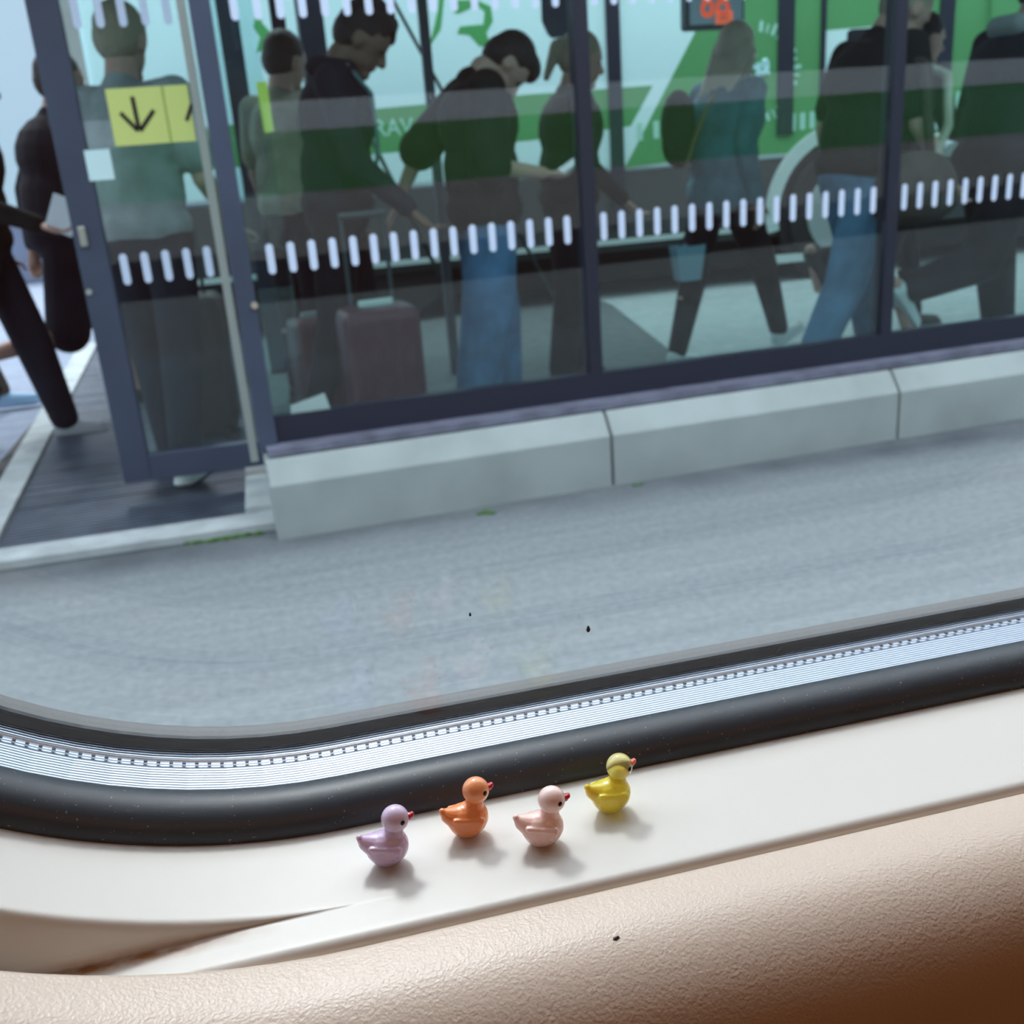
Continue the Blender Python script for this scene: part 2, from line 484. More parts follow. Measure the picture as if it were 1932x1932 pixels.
# panes
def pane(name, y0, y1, off, m):
    path = rr_path(0.165, ZB)
    P = [(x + nx * off, z + nz * off) for x, z, nx, nz in path]
    n = len(P); mb = MB()
    mb.add([(x, y0, z) for x, z in P] + [(x, y1, z) for x, z in P],
           [tuple(range(n)), tuple(range(n, 2 * n))[::-1]] + [(i, (i + 1) % n, n + (i + 1) % n, n + i) for i in range(n)])
    return mb.build(name, m, win)
inner = pane('inner_pane', 0.2444, 0.2484, 0.002, M_pane)
outer = pane('outer_pane', 0.2720, 0.2760, 0.002, M_pane)
# aluminium spacer between the panes, ribs along it and a row of perforations
sp_prof = [(0.0, 0.2488), (0.0, 0.2490)]
sp_prof = [(0.0045, 0.2488), (0.0002, 0.2488), (0.0, 0.2492), (0.0, 0.2612), (0.0005, 0.2618), (0.0005, 0.2648), (0.0, 0.2654), (0.0, 0.2716), (0.0045, 0.2716)]
spacer = sweep('spacer_bar', rr_path(0.165, ZB), sp_prof, M_alu, win, True, smooth=False)
# perforations
hb = MB(); path = rr_path(0.1652, ZB)
def along(path, step, lo=None):
    out = []; acc = 0.0; n = len(path)
    for i in range(n):
        a = path[i]; b = path[(i + 1) % n]; L_ = math.hypot(b[0] - a[0], b[1] - a[1])
        while acc <= L_ and L_ > 0:
            t = acc / L_; out.append(tuple(a[j] * (1 - t) + b[j] * t for j in range(4))); acc += step
        acc -= L_
    return out
for (x, z, nx, nz) in along(path, 0.0034):
    tx, tz = -nz, nx
    c = Vector((x - nx * 0.0001, 0.2632, z - nz * 0.0001))
    hx = Vector((tx, 0, tz)) * 0.0005; hy = Vector((0, 0.00042, 0)); hn = Vector((-nx, 0, -nz)) * 0.00035
    q = [c - hx - hy, c + hx - hy, c + hx + hy, c - hx + hy]
    hb.add([*q, *[p + hn for p in q]], [(3, 2, 1, 0), (4, 5, 6, 7), (0, 1, 5, 4), (1, 2, 6, 5), (2, 3, 7, 6), (3, 0, 4, 7)])
hb.build('perforation', M_hole, spacer)
# black border and outer rubber lip
sweep('black_border', rr_path(0.165, ZB), [(-0.0040, 0.2700), (-0.0040, 0.2716), (0.003, 0.2716), (0.003, 0.2706), (-0.0026, 0.2706)], M_frit, win, True, smooth=False)
sweep('outer_seal', rr_path(0.165, ZB), [(-0.0008, 0.2764), (0.0004, 0.2850), (0.006, 0.2850), (0.006, 0.2764)], M_flange, win, True, smooth=False)

# specks stuck to the glass
M_speck = mat('brown_speck', (0.07, 0.05, 0.035, 1), 0.8)
for (px, py, rr) in ((887, 1160, 0.00045), (1110, 1188, 0.0008)):
    c = atY(px, py, 0.2441)
    mb = MB(); mb.ell(c, rr * 0.75, 0.0003, rr, n=10); mb.ell(c + np.array([0, 0, rr]), rr * 0.5, 0.0002, rr * 0.5, n=8)
    mb.build('dirt_speck', M_speck, inner, smooth=True)

# cream liner: reveal round the window with its lip, and the flat sill strip
mb = MB(); path = rr_path(0.165, ZB, na=40, ns=24)
XLq, XRq = XL - 0.176, XR + 0.176
ZTq = ZT + 0.011
cx_, cz_ = (XL + XR) / 2, 0
cols = []
for (x, z, nx, nz) in path:
    # square-cornered partner of the path point
    ax, az = abs(nx), abs(nz)
    qx = x; qz = z
    if az >= ax: qz = ZB if nz < 0 else ZTq
    else: qx = XLq if nx < 0 else XRq
    if az < ax or nz > 0:
        pass
    col = []
    for yy in (0.2300, 0.2258, 0.2230, 0.2150, 0.2070, 0.2020, 0.2005): col.append((x, yy, z))
    for i in range(1, 11):
        t = i / 10; yy = 0.2005 - 0.0035 * (1 - (1 - t) ** 2) if t < 1 else 0.1970
        w = t ** 3 if t < 1 else 1
        col.append((x + (qx - x) * w, yy, z + (qz - z) * w))
    ox, oz = (0, -1) if (az >= ax and nz < 0) else ((0, 1) if az >= ax else ((-1, 0) if nx < 0 else (1, 0)))
    for yy in (0.1960, 0.1925, 0.1890, 0.1876): col.append((qx, yy, qz))
    for i in range(1, 7):
        a = (pi / 2) * i / 6; col.append((qx + ox * 0.0022 * (1 - cos(a)), 0.1876 - 0.0022 * sin(a), qz + oz * 0.0022 * (1 - cos(a))))
    col.append((qx + ox * 0.012, 0.1854, qz + oz * 0.012))
    col.append((qx + ox * 0.012, 0.2300, qz + oz * 0.012))
    cols.append(col)
k = len(cols[0]); N = len(cols)
mb.add([p for c in cols for p in c], [(i * k + a, i * k + a + 1, ((i + 1) % N) * k + a + 1, ((i + 1) % N) * k + a) for i in range(N) for a in range(k - 1)])
liner = mb.build('trim_1', M_cream, smooth=True)
tag(liner, 'smooth cream window surround and sill carrying the four small ducks', 'window sill', kind='structure')

# textured wall panel around the opening
RP = 0.180; ZP = ZB - 0.0009
prof = [(0.010, 0.1845), (0.0012, 0.1845), (0.0002, 0.1840), (0.0, 0.1830), (0.0, 0.1740)]
for i in range(1, 15):
    a = (pi / 2) * i / 14; prof.append((0.024 * (1 - cos(a)), 0.1740 - 0.024 * sin(a)))
path = rr_path(RP, ZP, na=30, ns=16)
mb = MB(); k = len(prof) + 1; N = len(path)
vs = []
X0, X1, Z0, Z1 = -1.7, 2.6, 0.0, 2.25
cc = ((XL + XR) / 2, 1.3)
def to_rect(x, z, X0=X0, X1=X1, Z0=Z0, Z1=Z1):
    dx, dz = x - cc[0], z - cc[1]; t = 1e9
    if dx > 1e-9: t = min(t, (X1 - cc[0]) / dx)
    if dx < -1e-9: t = min(t, (X0 - cc[0]) / dx)
    if dz > 1e-9: t = min(t, (Z1 - cc[1]) / dz)
    if dz < -1e-9: t = min(t, (Z0 - cc[1]) / dz)
    return cc[0] + dx * t, cc[1] + dz * t
for (x, z, nx, nz) in path:
    for (n, y) in prof: vs.append((x + nx * n, y, z + nz * n))
    rx, rz = to_rect(x, z); vs.append((rx, 0.138, rz))
mb.add(vs, [(i * k + a, i * k + a + 1, ((i + 1) % N) * k + a + 1, ((i + 1) % N) * k + a) for i in range(N) for a in range(k - 1)])
wp = mb.build('wall_front', M_panel, smooth=True)
tag(wp, 'grained beige train wall panel below and around the window', 'wall', kind='structure')

# rest of the carriage interior (behind the camera; closes the room and gives warm bounce)
M_in = mat('warm_brown_interior', (0.28, 0.12, 0.05, 1), 0.7)
M_inl = mat('warm_ceiling', (0.36, 0.20, 0.10, 1), 0.7)
for nm, b_, m_, lab in (('wall_back', (-1.7, 2.6, -2.45, -2.4, 0, 2.25), M_in, 'brown far side wall of the carriage'),
                  ('wall_left', (-1.75, -1.7, -2.4, 0.13, 0, 2.25), M_in, 'brown end wall of the carriage on the left'),
                  ('wall_right', (2.6, 2.65, -2.4, 0.13, 0, 2.25), M_in, 'brown end wall of the carriage on the right'),
                  ('ceiling', (-1.75, 2.65, -2.45, 0.285, 2.25, 2.3), M_inl, 'warm white carriage ceiling'),
                  ('floor', (-1.75, 2.65, -2.45, 0.285, 0.02, 0.06), M_in, 'brown carriage floor')):
    tag(MB().box(*b_).build(nm, m_), lab, nm.split('_')[0], kind='structure')

lamp_ = empty('fill_lamp', (0.4, -1.3, 2.24)); tag(lamp_, 'unseen long warm lamp added on the carriage ceiling as fill light', 'lamp')  # added warm fill behind the camera, for the panel and the duck fronts
MB().box(-0.9, 1.7, -1.42, -1.18, 2.21, 2.249).build('housing', M_inl, lamp_)
MB().box(-0.88, 1.68, -1.40, -1.20, 2.205, 2.21).build('diffuser', mat('fill_diffuser', (0.8, 0.6, 0.4, 1), 0.5, emit=(1.0, 0.50, 0.22, 1), estr=FILL_LAMP), lamp_)

# outer skin of the train with its livery bands (seen mirrored in the shelter glass)
M_skin = mat('train_livery', (0.5, 0.5, 0.5, 1), 0.3, coat=0.4)
def skin_nodes():
    nt = M_skin.node_tree; b = nt.nodes['Principled BSDF']
    tc = nt.nodes.new('ShaderNodeTexCoord'); sp = nt.nodes.new('ShaderNodeSeparateXYZ')
    nt.links.new(tc.outputs['Object'], sp.inputs[0])
    d = nt.nodes.new('ShaderNodeMath'); d.operation = 'DIVIDE'; d.inputs[1].default_value = 3.0
    nt.links.new(sp.outputs['Z'], d.inputs[0])
    r = nt.nodes.new('ShaderNodeValToRGB'); cr = r.color_ramp; cr.interpolation = 'CONSTANT'
    st = [(0.0, (0.30, 0.31, 0.32, 1)), (0.36 / 3, (0.01, 0.011, 0.015, 1)), (0.62 / 3, (0.36, 0.33, 0.32, 1)), (0.98 / 3, (0.07, 0.26, 0.09, 1)),
          (1.33 / 3, (0.62, 0.62, 0.66, 1)), (1.50 / 3, (0.012, 0.014, 0.02, 1)), (2.4 / 3, (0.5, 0.5, 0.52, 1))]
    cr.elements[0].position = 0; cr.elements[0].color = st[0][1]
    cr.elements[1].position = st[1][0]; cr.elements[1].color = st[1][1]
    for p_, c_ in st[2:]:
        e = cr.elements.new(p_); e.color = c_
    nt.links.new(d.outputs[0], r.inputs[0]); nt.links.new(r.outputs[0], b.inputs['Base Color'])
skin_nodes()
path = rr_path(0.1760, ZB - 0.0110, na=24, ns=10)
mb = MB(); vs = []
for (x, z, nx, nz) in path:
    rx, rz = to_rect(x, z, -9, 14, -0.012, 3.1)
    vs += [(x, 0.2765, z), (x, 0.30, z), (rx, 0.30, rz), (rx, 0.29, rz)]
N = len(path)
mb.add(vs, [(i * 4 + a, i * 4 + a + 1, ((i + 1) % N) * 4 + a + 1, ((i + 1) % N) * 4 + a) for i in range(N) for a in range(3)])
mb.box(-9, 14, 0.20, 0.2995, 3.1, 3.16); mb.box(-9, 14, 0.285, 0.2995, -0.014, -0.010)
tag(mb.build('wall_outside', M_skin), 'outer side of the train with green and grey stripes mirrored in the shelter glass', 'train', kind='structure')

# ------------------------------------------------------------------ small ducks
def duck_meshes():
    b = MB()
    # hull of the body (units: mm)
    b.ell((0.2, 0, 4.4), 5.2, 4.3, 4.3)
    b.ell((1.2, 0, 4.9), 4.3, 4.0, 4.1)
    b.ell((0.0, 0, 1.9), 3.9, 3.3, 1.9)
    b.ell((-0.6, 0, 5.6), 4.6, 3.9, 2.9)
    for i in range(8):                                    # breast to tail, rising and narrowing to a point
        t = i / 7; b.ell((-1.2 - 3.9 * t, 0, 4.7 + 2.1 * t ** 1.2), 3.0 - 1.6 * t, 4.0 - 2.2 * t, 3.8 - 1.9 * t)
    b.cap((-5.2, 0, 7.2), (-6.0, 0, 8.3), 1.5, 0.85)
    b.cap((2.0, 0, 7.0), (2.6, 0, 10.0), 2.7, 1.9)         # neck
    for s in (-1, 1):                                     # folded wings with feather ridges
        for j, (x0, z0, x1, z1, r) in enumerate(((2.6, 5.6, -3.6, 6.3, 1.2), (2.3, 4.7, -2.8, 5.2, 1.1), (1.6, 3.8, -1.8, 4.2, 1.0))):
            b.cap((x0, s * (3.85 - 0.12 * j), z0), (x1, s * (2.9 - 0.1 * j), z1 + 0.3), r * 0.85, r * 0.5)
    h = MB(); h.ell((2.9, 0, 12.0), 3.35, 3.25, 3.3, n=40)
    k = MB()
    k.ell((6.25, 0, 12.25), 1.25, 1.05, 0.62); k.ell((6.0, 0, 11.6), 1.0, 0.85, 0.5); k.ell((7.0, 0, 12.6), 0.5, 0.75, 0.42)
    return b, h, k
_b, _h2, _k = duck_meshes()
ducks = [('lilac', (733, 1627), (0.66, 0.50, 0.72, 1), (0.70, 0.55, 0.76, 1), 'lilac resin duck figurine, leftmost of the row on the cream sill', -3),
         ('orange', (884, 1573), (0.98, 0.33, 0.12, 1), (0.98, 0.38, 0.17, 1), 'orange resin duck figurine standing between the lilac and pink ones', 4),
         ('pink', (1024, 1590), (0.98, 0.66, 0.60, 1), (0.98, 0.74, 0.72, 1), 'pale pink resin duck figurine beside the orange one', -6),
         ('yellow', (1152, 1527), (1.0, 0.84, 0.10, 1), (1.0, 0.95, 0.45, 1), 'translucent yellow resin duck figurine, rightmost and nearest the window', 5)]
M_eye = mat('duck_eye_black', (0.004, 0.004, 0.004, 1), 0.15)
M_beak = mat('duck_beak_red', (0.50, 0.012, 0.03, 1), 0.2, coat=0.5)
M_beak2 = mat('duck_beak_coral', (0.85, 0.16, 0.11, 1), 0.2, coat=0.5)
proto = {}
for (nm, (px, py), cb, ch, lab, rz) in ducks:
    c = atZ(px, py, ZB)
    root = empty('duck_figurine', (c[0], c[1], ZB + 0.00002), radians(rz))
    tag(root, lab, 'toy duck', 'four tiny resin ducks in a row on the sill')
    if nm == 'yellow':
        mb_ = mat('yellow_resin_body', cb, 0.12, trans=0.30, ior=1.40, sss=0.5, coat=0.3); mh_ = mat('yellow_resin_head', ch, 0.08, trans=0.72, ior=1.40, coat=0.3)
    else:
        mb_ = mat(nm + '_resin_body', cb, 0.25, coat=0.5, sss=0.12, var=0.04, vscale=200); mh_ = mat(nm + '_resin_head', ch, 0.22, coat=0.5, sss=0.12)
    if not proto:
        o = remesh(_b, 'body', mb_, root, 0.22, 2, 0.001)
        h = remesh(_h2, 'head', mh_, root, 0.22, 2, 0.001)
        bk = remesh(_k, 'beak', M_beak, h, 0.09, 2, 0.001)
        em = MB(); 
        e1 = MB().ell((0, 0, 0), 0.00062, 0.00030, 0.00062, n=16).mesh('eye')
        proto = dict(body=o.data, head=h.data, beak=bk.data, eye=e1)
        e1.polygons.foreach_set('use_smooth', [True] * len(e1.polygons))
        e1.materials.append(M_eye)
    else:
        def inst(n, par, m_):
            me = proto[n].copy(); me.materials.clear(); me.materials.append(m_)
            q = bpy.data.objects.new(n, me); COL.objects.link(q); q.parent = par; return q
        o = inst('body', root, mb_); h = inst('head', root, mh_); bk = inst('beak', h, M_beak2 if nm == 'yellow' else M_beak)
    for s in (-1, 1):
        q = bpy.data.objects.new('eye', proto['eye']); COL.objects.link(q); q.parent = h
        d_ = Vector((0.50, s * 0.85, 0.10)).normalized()
        q.location = Vector((0.0029, 0, 0.012)) + d_ * 0.00325
        q.rotation_euler = (0, 0, math.atan2(d_.y, d_.x) - s * pi / 2)

# dark crumb on the panel
for i in range(400):
    t_ = 0.10 + i * 0.0006; c = EYE + ray(1162, 1775) / np.linalg.norm(ray(1162, 1775)) * t_
    ss = min(1.0, max(0.0, (0.1740 - c[1]) / 0.024)); zs = ZP - 0.024 * (1 - sqrt(1 - ss * ss))
    if c[2] <= zs: break
cm = MB(); cm.add([(c[0] + a, c[1] + b_, c[2] + zz + 0.0002 + b_ * 0.7) for a, b_, zz in ((-.0012, 0, -.0004), (-.0004, .0007, -.0003), (.0009, .0008, -.0003), (.0013, .0001, -.0004), (.0002, -.0008, -.0005), (0, 0, .0006), (.0006, .0003, .0005))],
    [(0, 1, 5), (1, 2, 6, 5), (2, 3, 6), (3, 4, 5, 6), (4, 0, 5), (4, 3, 2, 1, 0)])
tag(cm.build('crumb', mat('dark_crumb', (0.06, 0.045, 0.05, 1), 0.6)), 'tiny dark crumb lying on the grained beige panel below the ducks', 'crumb')

# ------------------------------------------------------------------ ground outside
def slab(name, poly, z, m, lab, cat='ground', th=0.05):
    mb = MB(); mb.prism([(x, y, z - th) for x, y in poly], (0, 0, th))
    return tag(mb.build(name, m), lab, cat, kind='structure')
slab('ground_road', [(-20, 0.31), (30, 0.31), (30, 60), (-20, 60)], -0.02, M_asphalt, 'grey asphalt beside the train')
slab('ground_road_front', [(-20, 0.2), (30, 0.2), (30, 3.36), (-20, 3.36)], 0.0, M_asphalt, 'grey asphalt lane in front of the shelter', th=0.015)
slab('ground_shelter', [sh(-0.1, 3.42, 0)[:2], sh(14, 3.42, 0)[:2], (14, 7.3), (-1.2, 7.3), (-0.1, 4.2)], 0.0, M_shfloor, 'dark asphalt footpath inside the shelter', th=0.015)
slab('ground_paving', [(2.05, 4.6), (14, 4.6), (14, 7.3), (2.48, 7.3)], 0.006, M_pave, 'pale paving where the walking woman steps', th=0.012)
slab('ground_bus_lane', [(2.48, 7.3), (25, 7.3), (25, 14), (2.48, 14)], 0.006, M_pave, 'pale lane the coach stands on', th=0.015)
slab('ground_left', [(-15, 3.40), (-1.1, 3.40), (-1.45, 30), (-15, 30)], 0.0, M_lpave, 'blue grey asphalt left of the grating', th=0.015)

slab('ground_back', [(-1.2, 7.3), (2.48, 7.3), (2.48, 14), (-1.2, 14)], 0.0, M_shfloor, 'dark asphalt under the coach', th=0.015)
# steel grating with pale kerb strips
gr = tag(empty('floor_grating', sh(-0.6, 4.5, 0)), 'dark steel floor grating in the open doorway of the shelter', 'grating')
mb = MB()
yy = 3.47
while yy < 8.0:
    xl = -0.985 - (yy - 3.5) * 0.055
    mb.box(xl, -0.175, yy, yy + 0.024, 0.004, 0.022); yy += 0.033 if random.random() < 0.8 else 0.042
for xx in np.arange(-0.95, -0.17, 0.11): mb.box(xx, xx + 0.006, 3.46, 8.0, 0.0, 0.012)
mb.build('bars', M_steel, gr)
MB().box(-1.25, -0.17, 3.455, 8.0, -0.012, 0.001).build('tray', M_black, gr)
kb = MB(); kb.prism([(-0.99, 3.46, 0), (-1.10, 3.46, 0), (-1.36, 8.0, 0), (-1.23, 8.0, 0)], (0, 0, 0.035))
tag(kb.build('kerb_strip', M_kerb, bevel=0.004), 'pale concrete kerb strip running away along the left of the grating', 'kerb')
kb = MB(); kb.box(-1.9, -0.06, 3.33, 3.465, 0.0, 0.035)
tag(kb.build('kerb_strip', M_kerb, bevel=0.006), 'pale concrete kerb strip along the front edge of the grating', 'kerb')
kb = MB(); kb.box(-0.172, -0.075, 3.455, 4.12, 0.0, 0.06)
tag(kb.build('kerb_strip', M_kerb, bevel=0.006), 'short pale kerb strip between grating and corner post', 'kerb')

# moss
M_moss = mat('green_moss', (0.035, 0.10, 0.02, 1), 0.9, var=0.4, vscale=60)
def moss(px, py, n, sp, lab, z=0.0, r=0.012):
    c = atZ(px, py, z); mb = MB()
    for i in range(n):
        x = c[0] + random.gauss(0, sp); y = c[1] + random.gauss(0, 0.006); rr = r * random.uniform(0.5, 1.2)
        mb.ell((x, y, z), rr * 1.3, rr, rr * 0.8, n=8)
    tag(mb.build('moss', M_moss, smooth=True), lab, 'moss', kind='stuff')
moss(425, 1016, 90, 0.040, 'green moss growing along the front kerb of the grating')
moss(920, 968, 22, 0.015, 'small moss tuft at the foot of the left concrete block', r=0.009)
moss(1205, 915, 12, 0.012, 'tiny moss tuft at the joint of the concrete blocks', r=0.006)

# concrete base blocks
J0 = atN(508, 911, 3.238)[0]; J1 = atN(1153, 807, 3.238)[0]; J2 = atN(1698, 729, 3.238)[0]
blk = [(J0, J1 - 0.005, 'long concrete base block at the left end of the shelter wall'),
       (J1 + 0.005, J2 - 0.005, 'middle concrete base block under the glass wall'),
       (J2 + 0.005, J2 + 1.20, 'right concrete base block, cut by the picture edge'), ]
for s0, s1, lab in blk:
    prof_ = [(3.235, -0.01), (3.235, 0.182), (3.241, 0.190), (3.292, 0.252), (3.302, 0.256), (3.52, 0.262), (3.52, -0.01)]
    mb = MB(); mb.prism([sh(s0, n, z) for n, z in prof_], Vector(sh(s1, 0, 0)) - Vector(sh(s0, 0, 0)))
    tag(mb.build('concrete_block', M_conc, bevel=0.004), lab, 'concrete block', 'concrete blocks under the shelter glass')

# ------------------------------------------------------------------ shelter
NG = 3.40
shl = tag(empty('glass_shelter', sh(1.6, NG, 0.26)), 'long glazed waiting shelter with dark frame and dashed white markings', 'shelter')
def shbox(name, s0, s1, n0, n1, z0, z1, m, par=shl, bevel=0.0):
    return MB().box(s0, s1, n0, n1, z0, z1, T=sh).build(name, m, par, bevel=bevel)
shbox('flashing', J0 + 0.01, 6.0, 3.302, 3.40, 0.262, 0.285, M_flash)
shbox('bottom_rail', 0.11, 6.0, NG - 0.015, NG + 0.03, 0.285, 0.375, M_darkpost)
shbox('top_rail', 0.03, 6.0, NG - 0.03, NG + 0.05, 2.35, 2.47, M_darkpost)
PC0 = atN(463, 560, NG - 0.035)[0] - 0.030
pc = shbox('corner_post', PC0, PC0 + 0.060, NG - 0.035, NG + 0.04, 0.265, 2.47, M_navy, bevel=0.003)
posts = [atN(1111, 400, NG)[0], atN(1681, 400, NG)[0]]
for s in (posts[0], posts[1], posts[1] + 1.125, posts[1] + 2.25):
    shbox('post', s - 0.026, s + 0.022, NG - 0.012, NG + 0.05, 0.375, 2.35, M_darkpost)
cap_ = MB().tube(sh(atN(480, 576, NG - 0.035)[0], NG - 0.034, atN(480, 576, NG - 0.035)[1]), sh(atN(480, 576, NG - 0.035)[0], NG - 0.042, atN(480, 576, NG - 0.035)[1]), 0.011, n=16).build('bolt', mat('brass_bolt', (0.55, 0.48, 0.38, 1), 0.4, metal=0.6), pc)
edges = [PC0 + 0.060] + [posts[0] - 0.026, posts[0] + 0.022, posts[1] - 0.026, posts[1] + 0.022, posts[1] + 1.10, posts[1] + 1.147, posts[1] + 2.22]
for a, b_ in zip(edges[::2], edges[1::2]):
    pn = shbox('glass_pane', a, b_, NG, NG + 0.010, 0.370, 2.36, M_shglass)
    for z0, z1 in ((0.828, 0.922), (1.558, 1.66)):
        mk = MB(); s = atN(511, 490, NG)[0]
        while s < b_:
            if a + 0.012 < s < b_ - 0.012:
                P = []
                for i in range(9):
                    t = pi * i / 8; P.append((s + 0.0115 * cos(t), z1 - 0.0115 + 0.0115 * sin(t)))
                for i in range(9):
                    t = pi + pi * i / 8; P.append((s + 0.0115 * cos(t), z0 + 0.0115 + 0.0115 * sin(t)))
                mk.prism([sh(x, NG - 0.001, z) for x, z in P], Vector(sh(0, -0.001, 0)) - Vector(sh(0, 0, 0)))
            s += 0.0660
        if mk.v: mk.build('marking', M_mark, pn)
# roof
shbox('roof', -2.6, 9.0, 3.15, 5.8, 2.47, 2.55, mat('shelter_roof_dark', (0.10, 0.11, 0.13, 1), 0.6))
# brace rods
M_rod = mat('brace_rod', (0.045, 0.075, 0.075, 1), 0.35, metal=0.3)
def brace(x0, y0, x1, y1, Yp, r):
    MB().tube(atY(x0, y0, Yp), atY(x1, y1, Yp), r, n=10).build('brace_rod', M_rod, shl, smooth=True)
brace(728, -25, 1128, 715, 5.6, 0.010)
brace(672, 205, 830, 520, 5.9, 0.012)
# white marks of the far glass rail
# stickers on the glass
a0 = [atN(*p, NG - 0.002) for p in ((548, 765), (612, 741), (628, 783), (550, 794))]
MB().prism([sh(s, NG - 0.002, z) for s, z in a0], Vector(sh(0, -0.002, 0))).build('sticker', mat('pale_green_sticker', (0.30, 0.42, 0.42, 1), 0.6), shl)
a0 = [atN(*p, NG + 0.02) for p in ((483, 155), (503, 153), (517, 248), (499, 251))]
MB().prism([sh(s, NG + 0.02, z) for s, z in a0], Vector(sh(0, 0.002, 0))).build('yellow_sticker', mat('pale_yellow_film', (0.52, 0.62, 0.10, 1), 0.6), shl)

# open door leaf of the shelter
ND = 3.80
dr = tag(empty('shelter_door', (-0.35, ND, 0.11)), 'navy framed glass door leaf with a yellow arrow sign, left of the corner post', 'door')
def D(px, py, n=ND): p_ = atY(px, py, n); return p_[0], p_[2]
xl = -0.594; zb = 0.102; ze = 2.3
MB().box(xl, xl + 0.098, ND, ND + 0.045, zb, ze).build('left_stile', M_navy, dr, bevel=0.004)
MB().box(xl + 0.098, 0.10, ND, ND + 0.045, zb, zb + 0.095).build('bottom_rail', M_navy, dr, bevel=0.003)
MB().box(xl + 0.098, 0.10, ND, ND + 0.045, ze - 0.1, ze).build('top_rail', M_navy, dr)
MB().box(-0.140, -0.112, ND - 0.006, ND + 0.05, zb + 0.02, ze).build('silver_edge', M_silver, dr)
dp = MB().box(xl + 0.098, 0.10, ND + 0.018, ND + 0.026, zb + 0.1, ze - 0.1).build('glass_pane', M_shglass, dr)
for z0, z1 in ((0.800, 0.905), (1.605, 1.71)):
    mk = MB(); s = -0.452
    while s < -0.16:
        P = []
        for i in range(9):
            t = pi * i / 8; P.append((s + 0.0125 * cos(t), z1 - 0.0125 + 0.0125 * sin(t)))
        for i in range(9):
            t = pi + pi * i / 8; P.append((s + 0.0125 * cos(t), z0 + 0.0125 + 0.0125 * sin(t)))
        mk.prism([(x, ND + 0.015, z) for x, z in P], (0, 0.002, 0))
        s += 0.0695
    mk.build('marking', M_mark, dp)
# yellow arrow sign on the pane
M_yel = mat('pale_yellow_sign', (0.64, 0.70, 0.22, 1), 0.6)
sg = MB().box(-0.407, -0.148, ND + 0.010, ND + 0.014, 1.248, 1.424).build('arrow_sign', M_yel, dr)
ar = MB(); yA = ND + 0.008
def bar(p, q, w):
    p = Vector((p[0], 0, p[1])); q = Vector((q[0], 0, q[1])); d = (q - p).normalized(); n_ = Vector((-d.z, 0, d.x)) * w / 2
    ar.prism([(v.x, yA, v.z) for v in (p - n_, q - n_, q + n_, p + n_)], (0, 0.001, 0))
pA = D(249, 182, yA); pB = D(262, 243, yA); pL = D(227, 213, yA); pR = D(290, 208, yA)
bar(pA, pB, 0.0135); bar(pL, (pB[0] - 0.003, pB[1] - 0.006), 0.0135); bar(pR, (pB[0] + 0.003, pB[1] - 0.006), 0.0135)
p1 = D(362, 196, yA); p2 = D(352, 228, yA)
bar(p1, p2, 0.012)
ar.build('arrow', M_black, sg)
MB().box(*sorted((D(313, 200)[0], D(309, 200)[0])), ND + 0.009, ND + 0.0098, 1.248, 1.424).build('seam', mat('sign_seam', (0.33, 0.40, 0.10, 1), 0.6), sg)
q0 = D(158, 284); q1 = D(217, 338)
MB().box(q0[0], q1[0], ND - 0.003, ND - 0.001, q1[1], q0[1]).build('note', mat('pale_blue_note', (0.62, 0.82, 0.86, 1), 0.6), dr, bevel=0.0)
# lock cylinder and hinge
q0 = D(157, 446)
MB().box(q0[0] - 0.012, q0[0] + 0.012, ND - 0.012, ND, q0[1] - 0.034, q0[1] + 0.034).build('latch', mat('brushed_latch', (0.48, 0.47, 0.42, 1), 0.35, metal=0.7), dr, bevel=0.005)
q0 = D(168, 551)
MB().tube((q0[0], ND - 0.006, q0[1]), (q0[0], ND, q0[1]), 0.010, n=14).build('bolt', M_silver, dr)

# passenger display hanging inside
yd = 5.2
p0 = atY(1294, 58, yd); p1 = atY(1400, 58, yd)
ds = tag(empty('departure_display', ((p0[0] + p1[0]) / 2, yd, 2.4)), 'hanging departure display with orange glowing digits above the blonde woman', 'display')
MB().box(p0[0], p1[0] + 0.02, yd, yd + 0.08, p0[2], p0[2] + 0.42).build('case', mat('grey_display_case', (0.12, 0.16, 0.18, 1), 0.5), ds, bevel=0.02)
face = MB().box(p0[0] + 0.022, p1[0], yd - 0.003, yd, p0[2] + 0.024, p0[2] + 0.40).build('face', mat('pale_display_face', (0.72, 0.88, 1.0, 1), 0.4), ds)
MB().tube(((p0[0] + p1[0]) / 2, yd + 0.04, p0[2] + 0.42), ((p0[0] + p1[0]) / 2, yd + 0.04, 2.465), 0.02).build('bracket', M_darkpost, ds)
M_led = mat('orange_led', (0.8, 0.12, 0.05, 1), 0.5, emit=(1.0, 0.10, 0.03, 1), estr=0.9)
a_ = atY(1322, 33, yd); b_ = atY(1352, -8, yd)
text_mesh('88', 'digits', M_led, face, (a_[0] - 0.005, yd - 0.005, a_[2]), (1, 0, 0), (0, 0, 1), 0.20, 0.002, 0.8)
a_ = atY(1350, 46, yd)
M_led2 = mat('orange_led_block', (0.9, 0.2, 0.1, 1), 0.5, emit=(1.0, 0.16, 0.07, 1), estr=0.9)
b_ = atY(1381, 20, yd)
pl_ = MB().box(a_[0], b_[0], yd - 0.007, yd - 0.003, a_[2], b_[2]).build('lit_block', M_led2, face)
text_mesh('00', 'digits', mat('led_gap', (0.75, 0.45, 0.38, 1), 0.6), face, (a_[0] + 0.012, yd - 0.009, a_[2] + 0.012), (1, 0, 0), (0, 0, 1), 0.06, 0.001, 0.9)

